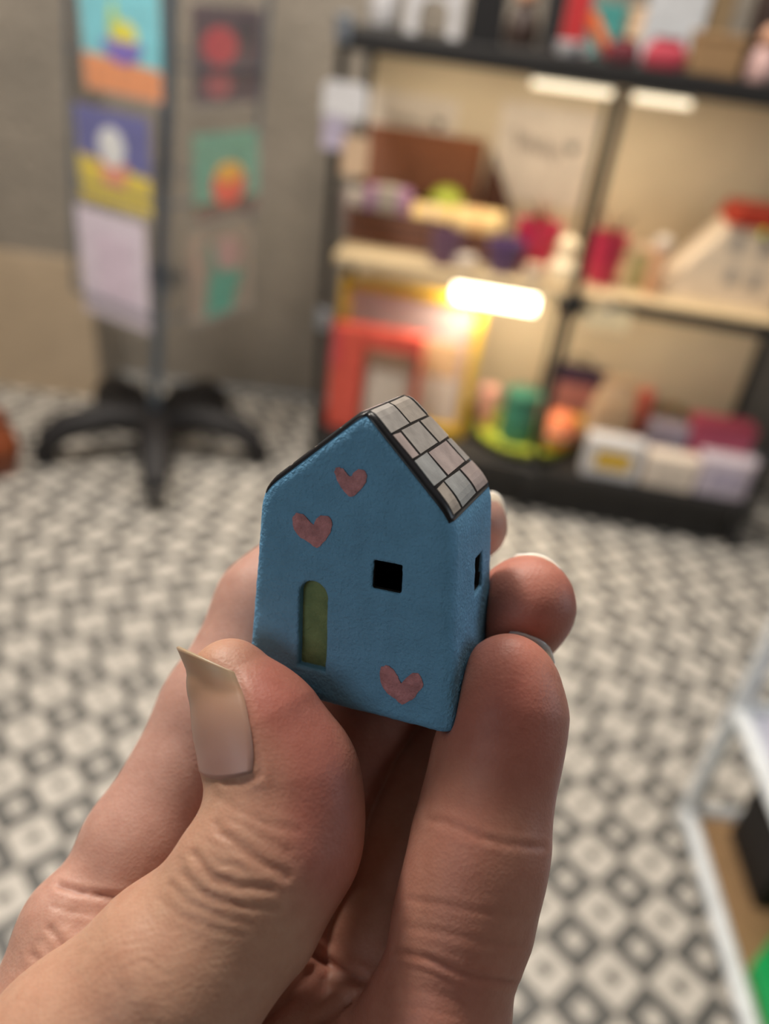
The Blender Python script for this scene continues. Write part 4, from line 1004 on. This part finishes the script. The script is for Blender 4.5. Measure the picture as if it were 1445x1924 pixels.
def face_card(n, xc, yt, yb, wpx, label, base, shapes):
    """card in a clear pocket on one face of the spinner; shapes: list of (name, polygon in -1..1, material)"""
    f0 = cz + n * HA + np.array([LEAN * .9, 0, 0])
    c = hit(xc, (yt + yb) / 2, f0, n); zt, zb = hit(xc, yt, f0, n)[2], hit(xc, yb, f0, n)[2]; d = depth_of(c)
    ry = math.atan2(n[1], n[0]) + math.pi / 2
    cosv = abs(float(np.dot(n, (c - CAM) / np.linalg.norm(c - CAM)))); cosv = math.sqrt(max(0.05, 1 - (1 - 0) * (1 - (np.dot(n[:2], (c - CAM)[:2] / np.linalg.norm((c - CAM)[:2]))) ** 2)))
    w = wpx * d / FPX / cosv; w = min(w, .235); h = float(zt - zb)
    t = thing('greeting_card', label, 'card', c + n * .004, ry, 'greeting cards in the spinner')
    MB().box(-w / 2, w / 2, 0, .002, -h / 2, h / 2).build('sheet', base, t)
    for i, (nm, poly, mm) in enumerate(shapes):
        MB().prism([(x * w / 2, z * h / 2) for x, z in poly], -.0006 - .0004 * i, .0002).build(nm, mm, t)
    pk = MB(); pk.box(-w / 2 - .006, w / 2 + .006, -.006, -.005, -h / 2 - .006, h / 2 + .004); pk.box(-w / 2 - .006, w / 2 + .006, -.006, .006, -h / 2 - .008, -h / 2 - .006)
    o = pk.build('clear_pocket', acr); o.parent = rack
    o.location = Vector((c + n * .004 - np.array([AX[0], AX[1], 0])).tolist()); o.rotation_euler = (0, 0, ry)
    return t
def circ(x, z, rx, rz, a0=0, a1=360, n=18): return [(x + rx * math.cos(R_(a)), z + rz * math.sin(R_(a))) for a in np.linspace(a0, a1, n)[:-1 if a1 - a0 >= 360 else None]]
face_card(nL, 228, -25, 180, 180, 'blue and orange card with a yellow pear in a purple bowl', ccol('sky', 105, 178, 190),
          [('printed_table', [(-1, -1), (1, -1), (1, -.42), (-1, -.30)], ccol('orange', 225, 130, 80)), ('printed_pear', circ(.1, .12, .34, .26) , ccol('yellow', 200, 190, 45)),
           ('printed_leaf', [(-.26, .2), (-.02, .25), (-.1, .72), (-.2, .62)], ccol('leafg', 165, 185, 50)), ('printed_bowl', circ(.05, -.0, .5, .42, 180, 360), ccol('violet', 105, 85, 165))])
face_card(nL, 215, 212, 388, 165, 'blue and yellow card with a boiled egg in an egg cup', ccol('indigo', 82, 82, 140),
          [('printed_table', [(-1, -1), (1, -1), (1, -.22), (-1, -.02)], ccol('mustard', 205, 180, 55)), ('printed_cup', [(-.4, -.05), (.4, -.05), (.3, -.55), (-.3, -.55)], ccol('salmon', 205, 130, 105)), ('printed_egg', circ(-.02, .25, .36, .42), ccol('egg', 205, 205, 205))])
face_card(nL, 215, 408, 602, 170, 'plain pale pink card in the lowest pocket', ccol('blush', 205, 190, 205),
          [('printed_panel', [(-.5, -.6), (.6, -.6), (.6, .6), (-.5, .6)], ccol('blush2', 200, 182, 198))])
face_card(nR, 428, 15, 195, 130, 'dark card with red cherries in the top right pocket', ccol('plum', 75, 55, 62),
          [('printed_cherry', circ(-.25, .2, .5, .4), ccol('cherry', 165, 50, 60)), ('printed_cherry', circ(-.3, -.6, .4, .28), ccol('rosewood', 150, 75, 80)), ('printed_shadow', circ(.5, .5, .3, .35), ccol('shadow', 48, 34, 45))])
face_card(nR, 425, 250, 405, 125, 'green card with an orange fruit in the middle right pocket', ccol('seafoam', 92, 140, 122),
          [('printed_table', [(-1, -1), (1, -1), (1, -.62), (-1, -.62)], ccol('umber', 95, 65, 55)), ('printed_fruit', circ(.05, -.25, .52, .5), ccol('vermilion', 215, 85, 60)), ('printed_top', circ(.05, .05, .42, .25), ccol('amber', 205, 150, 50))])
face_card(nR, 412, 432, 590, 125, 'grey card with a teal vase of pink flowers below the fruit card', ccol('taupe', 125, 112, 100),
          [('printed_vase', [(-.5, -1), (.35, -1), (.75, -.05), (-.35, .05)], ccol('jade', 55, 128, 112)), ('printed_flower', circ(.25, .4, .42, .38), ccol('dusty', 150, 118, 115)), ('printed_leaf', [(-.4, .75), (-.25, .7), (.0, .0), (-.3, .0)], ccol('jade2', 70, 120, 105))])

# ================================================================== WHITE WIRE STAND (right) and the rest
wx, wy = 0.640, 1.0
st = thing('wire_stand', 'white tube display stand with two trays beside the camera', 'display stand', (wx, wy, 0))
wt = paint('white_tube', 225, 230, 234, 0.4)
SX, SY = .50, -.62
for x in (0, SX):
    for y in (0, SY): MB().tube([(x, y, 0), (x, y, .62)], .0155, 10).build('post', wt, st, True)
for z in (.025, .30, .60):
    for a, b_ in (((0, 0), (0, SY)), ((SX, 0), (SX, SY)), ((0, 0), (SX, 0)), ((0, SY), (SX, SY))):
        MB().tube([(a[0], a[1], z), (b_[0], b_[1], z)], .0145, 8).build('rail', wt, st, True)
for z, mm in ((.025, kraft), (.30, C_('tray_lavender', 190, 190, 205))):
    MB().box(.012, SX - .012, SY + .012, -.012, z - .004, z + .002).build('tray', mm, st)
t = thing('storage_box', 'black storage box on the lower tray of the white stand', 'box', (wx + .255, wy - .02, .0275))
MB().box(-.19, .21, -.165, -.02, 0, .17, .004).build('body', C_('black_card', 24, 20, 20, .7), t); MB().box(-.194, .214, -.169, -.016, .15, .2, .004).build('lid', C_('black_card2', 30, 26, 26, .7), t)
t = thing('gift_box', 'bright green octagonal gift box at the near end of the lower tray', 'box', (wx + .018, .70, .0275))
def octagon(mb, g, z0, z1):
    P = [(-g, -.18), (-g, 0), (.11, .11 + g), (.23, .11 + g), (.34 + g, 0), (.34 + g, -.18), (.23, -.29 - g), (.11, -.29 - g)]
    n = len(P); return mb.add([(x, y, z0) for x, y in P] + [(x, y, z1) for x, y in P], [tuple(range(n)), tuple(range(n, 2 * n))] + [(i, (i + 1) % n, (i + 1) % n + n, i + n) for i in range(n)])
octagon(MB(), 0, 0, .024).build('body', C_('bright_green', 20, 165, 88, .5), t); octagon(MB(), .002, .02, .034).build('lid', C_('bright_green2', 22, 172, 92, .5), t)
t = thing('booklet', 'pale lavender booklet on the upper tray of the white stand', 'booklet', (wx + .12, wy - .2, .3025), R_(4))
MB().box(-.085, .085, -.11, .11, 0, .008, .001).build('pages', offw, t); MB().box(-.087, .087, -.112, .112, .008, .010).build('cover', C_('lavender_cover', 195, 195, 215, .4), t)
t = thing('booklet', 'teal booklet on the upper tray of the white stand', 'booklet', (wx + .31, wy - .16, .3025), R_(-3))
MB().box(-.085, .085, -.11, .11, 0, .008, .001).build('pages', offw, t); MB().box(-.087, .087, -.112, .112, .008, .010).build('cover', C_('teal_cover', 80, 175, 170, .4), t)
b = onz(-14, 905)
t = thing('floor_vase', 'rust brown vase standing on the floor by the pier', 'vase', (b[0] - .015, b[1] + .06, 0))
MB().lathe([(.04, 0), (.055, .01), (.07, .07), (.06, .12), (.035, .15), (.045, .17), (.038, .17), (.03, .15)], 24).build('body', paint('rust_glaze', 130, 62, 25, .35), t, True)
MB().lathe([(.0705, .06), (.071, .066), (.0705, .072)], 24).build('band', darkb, t)
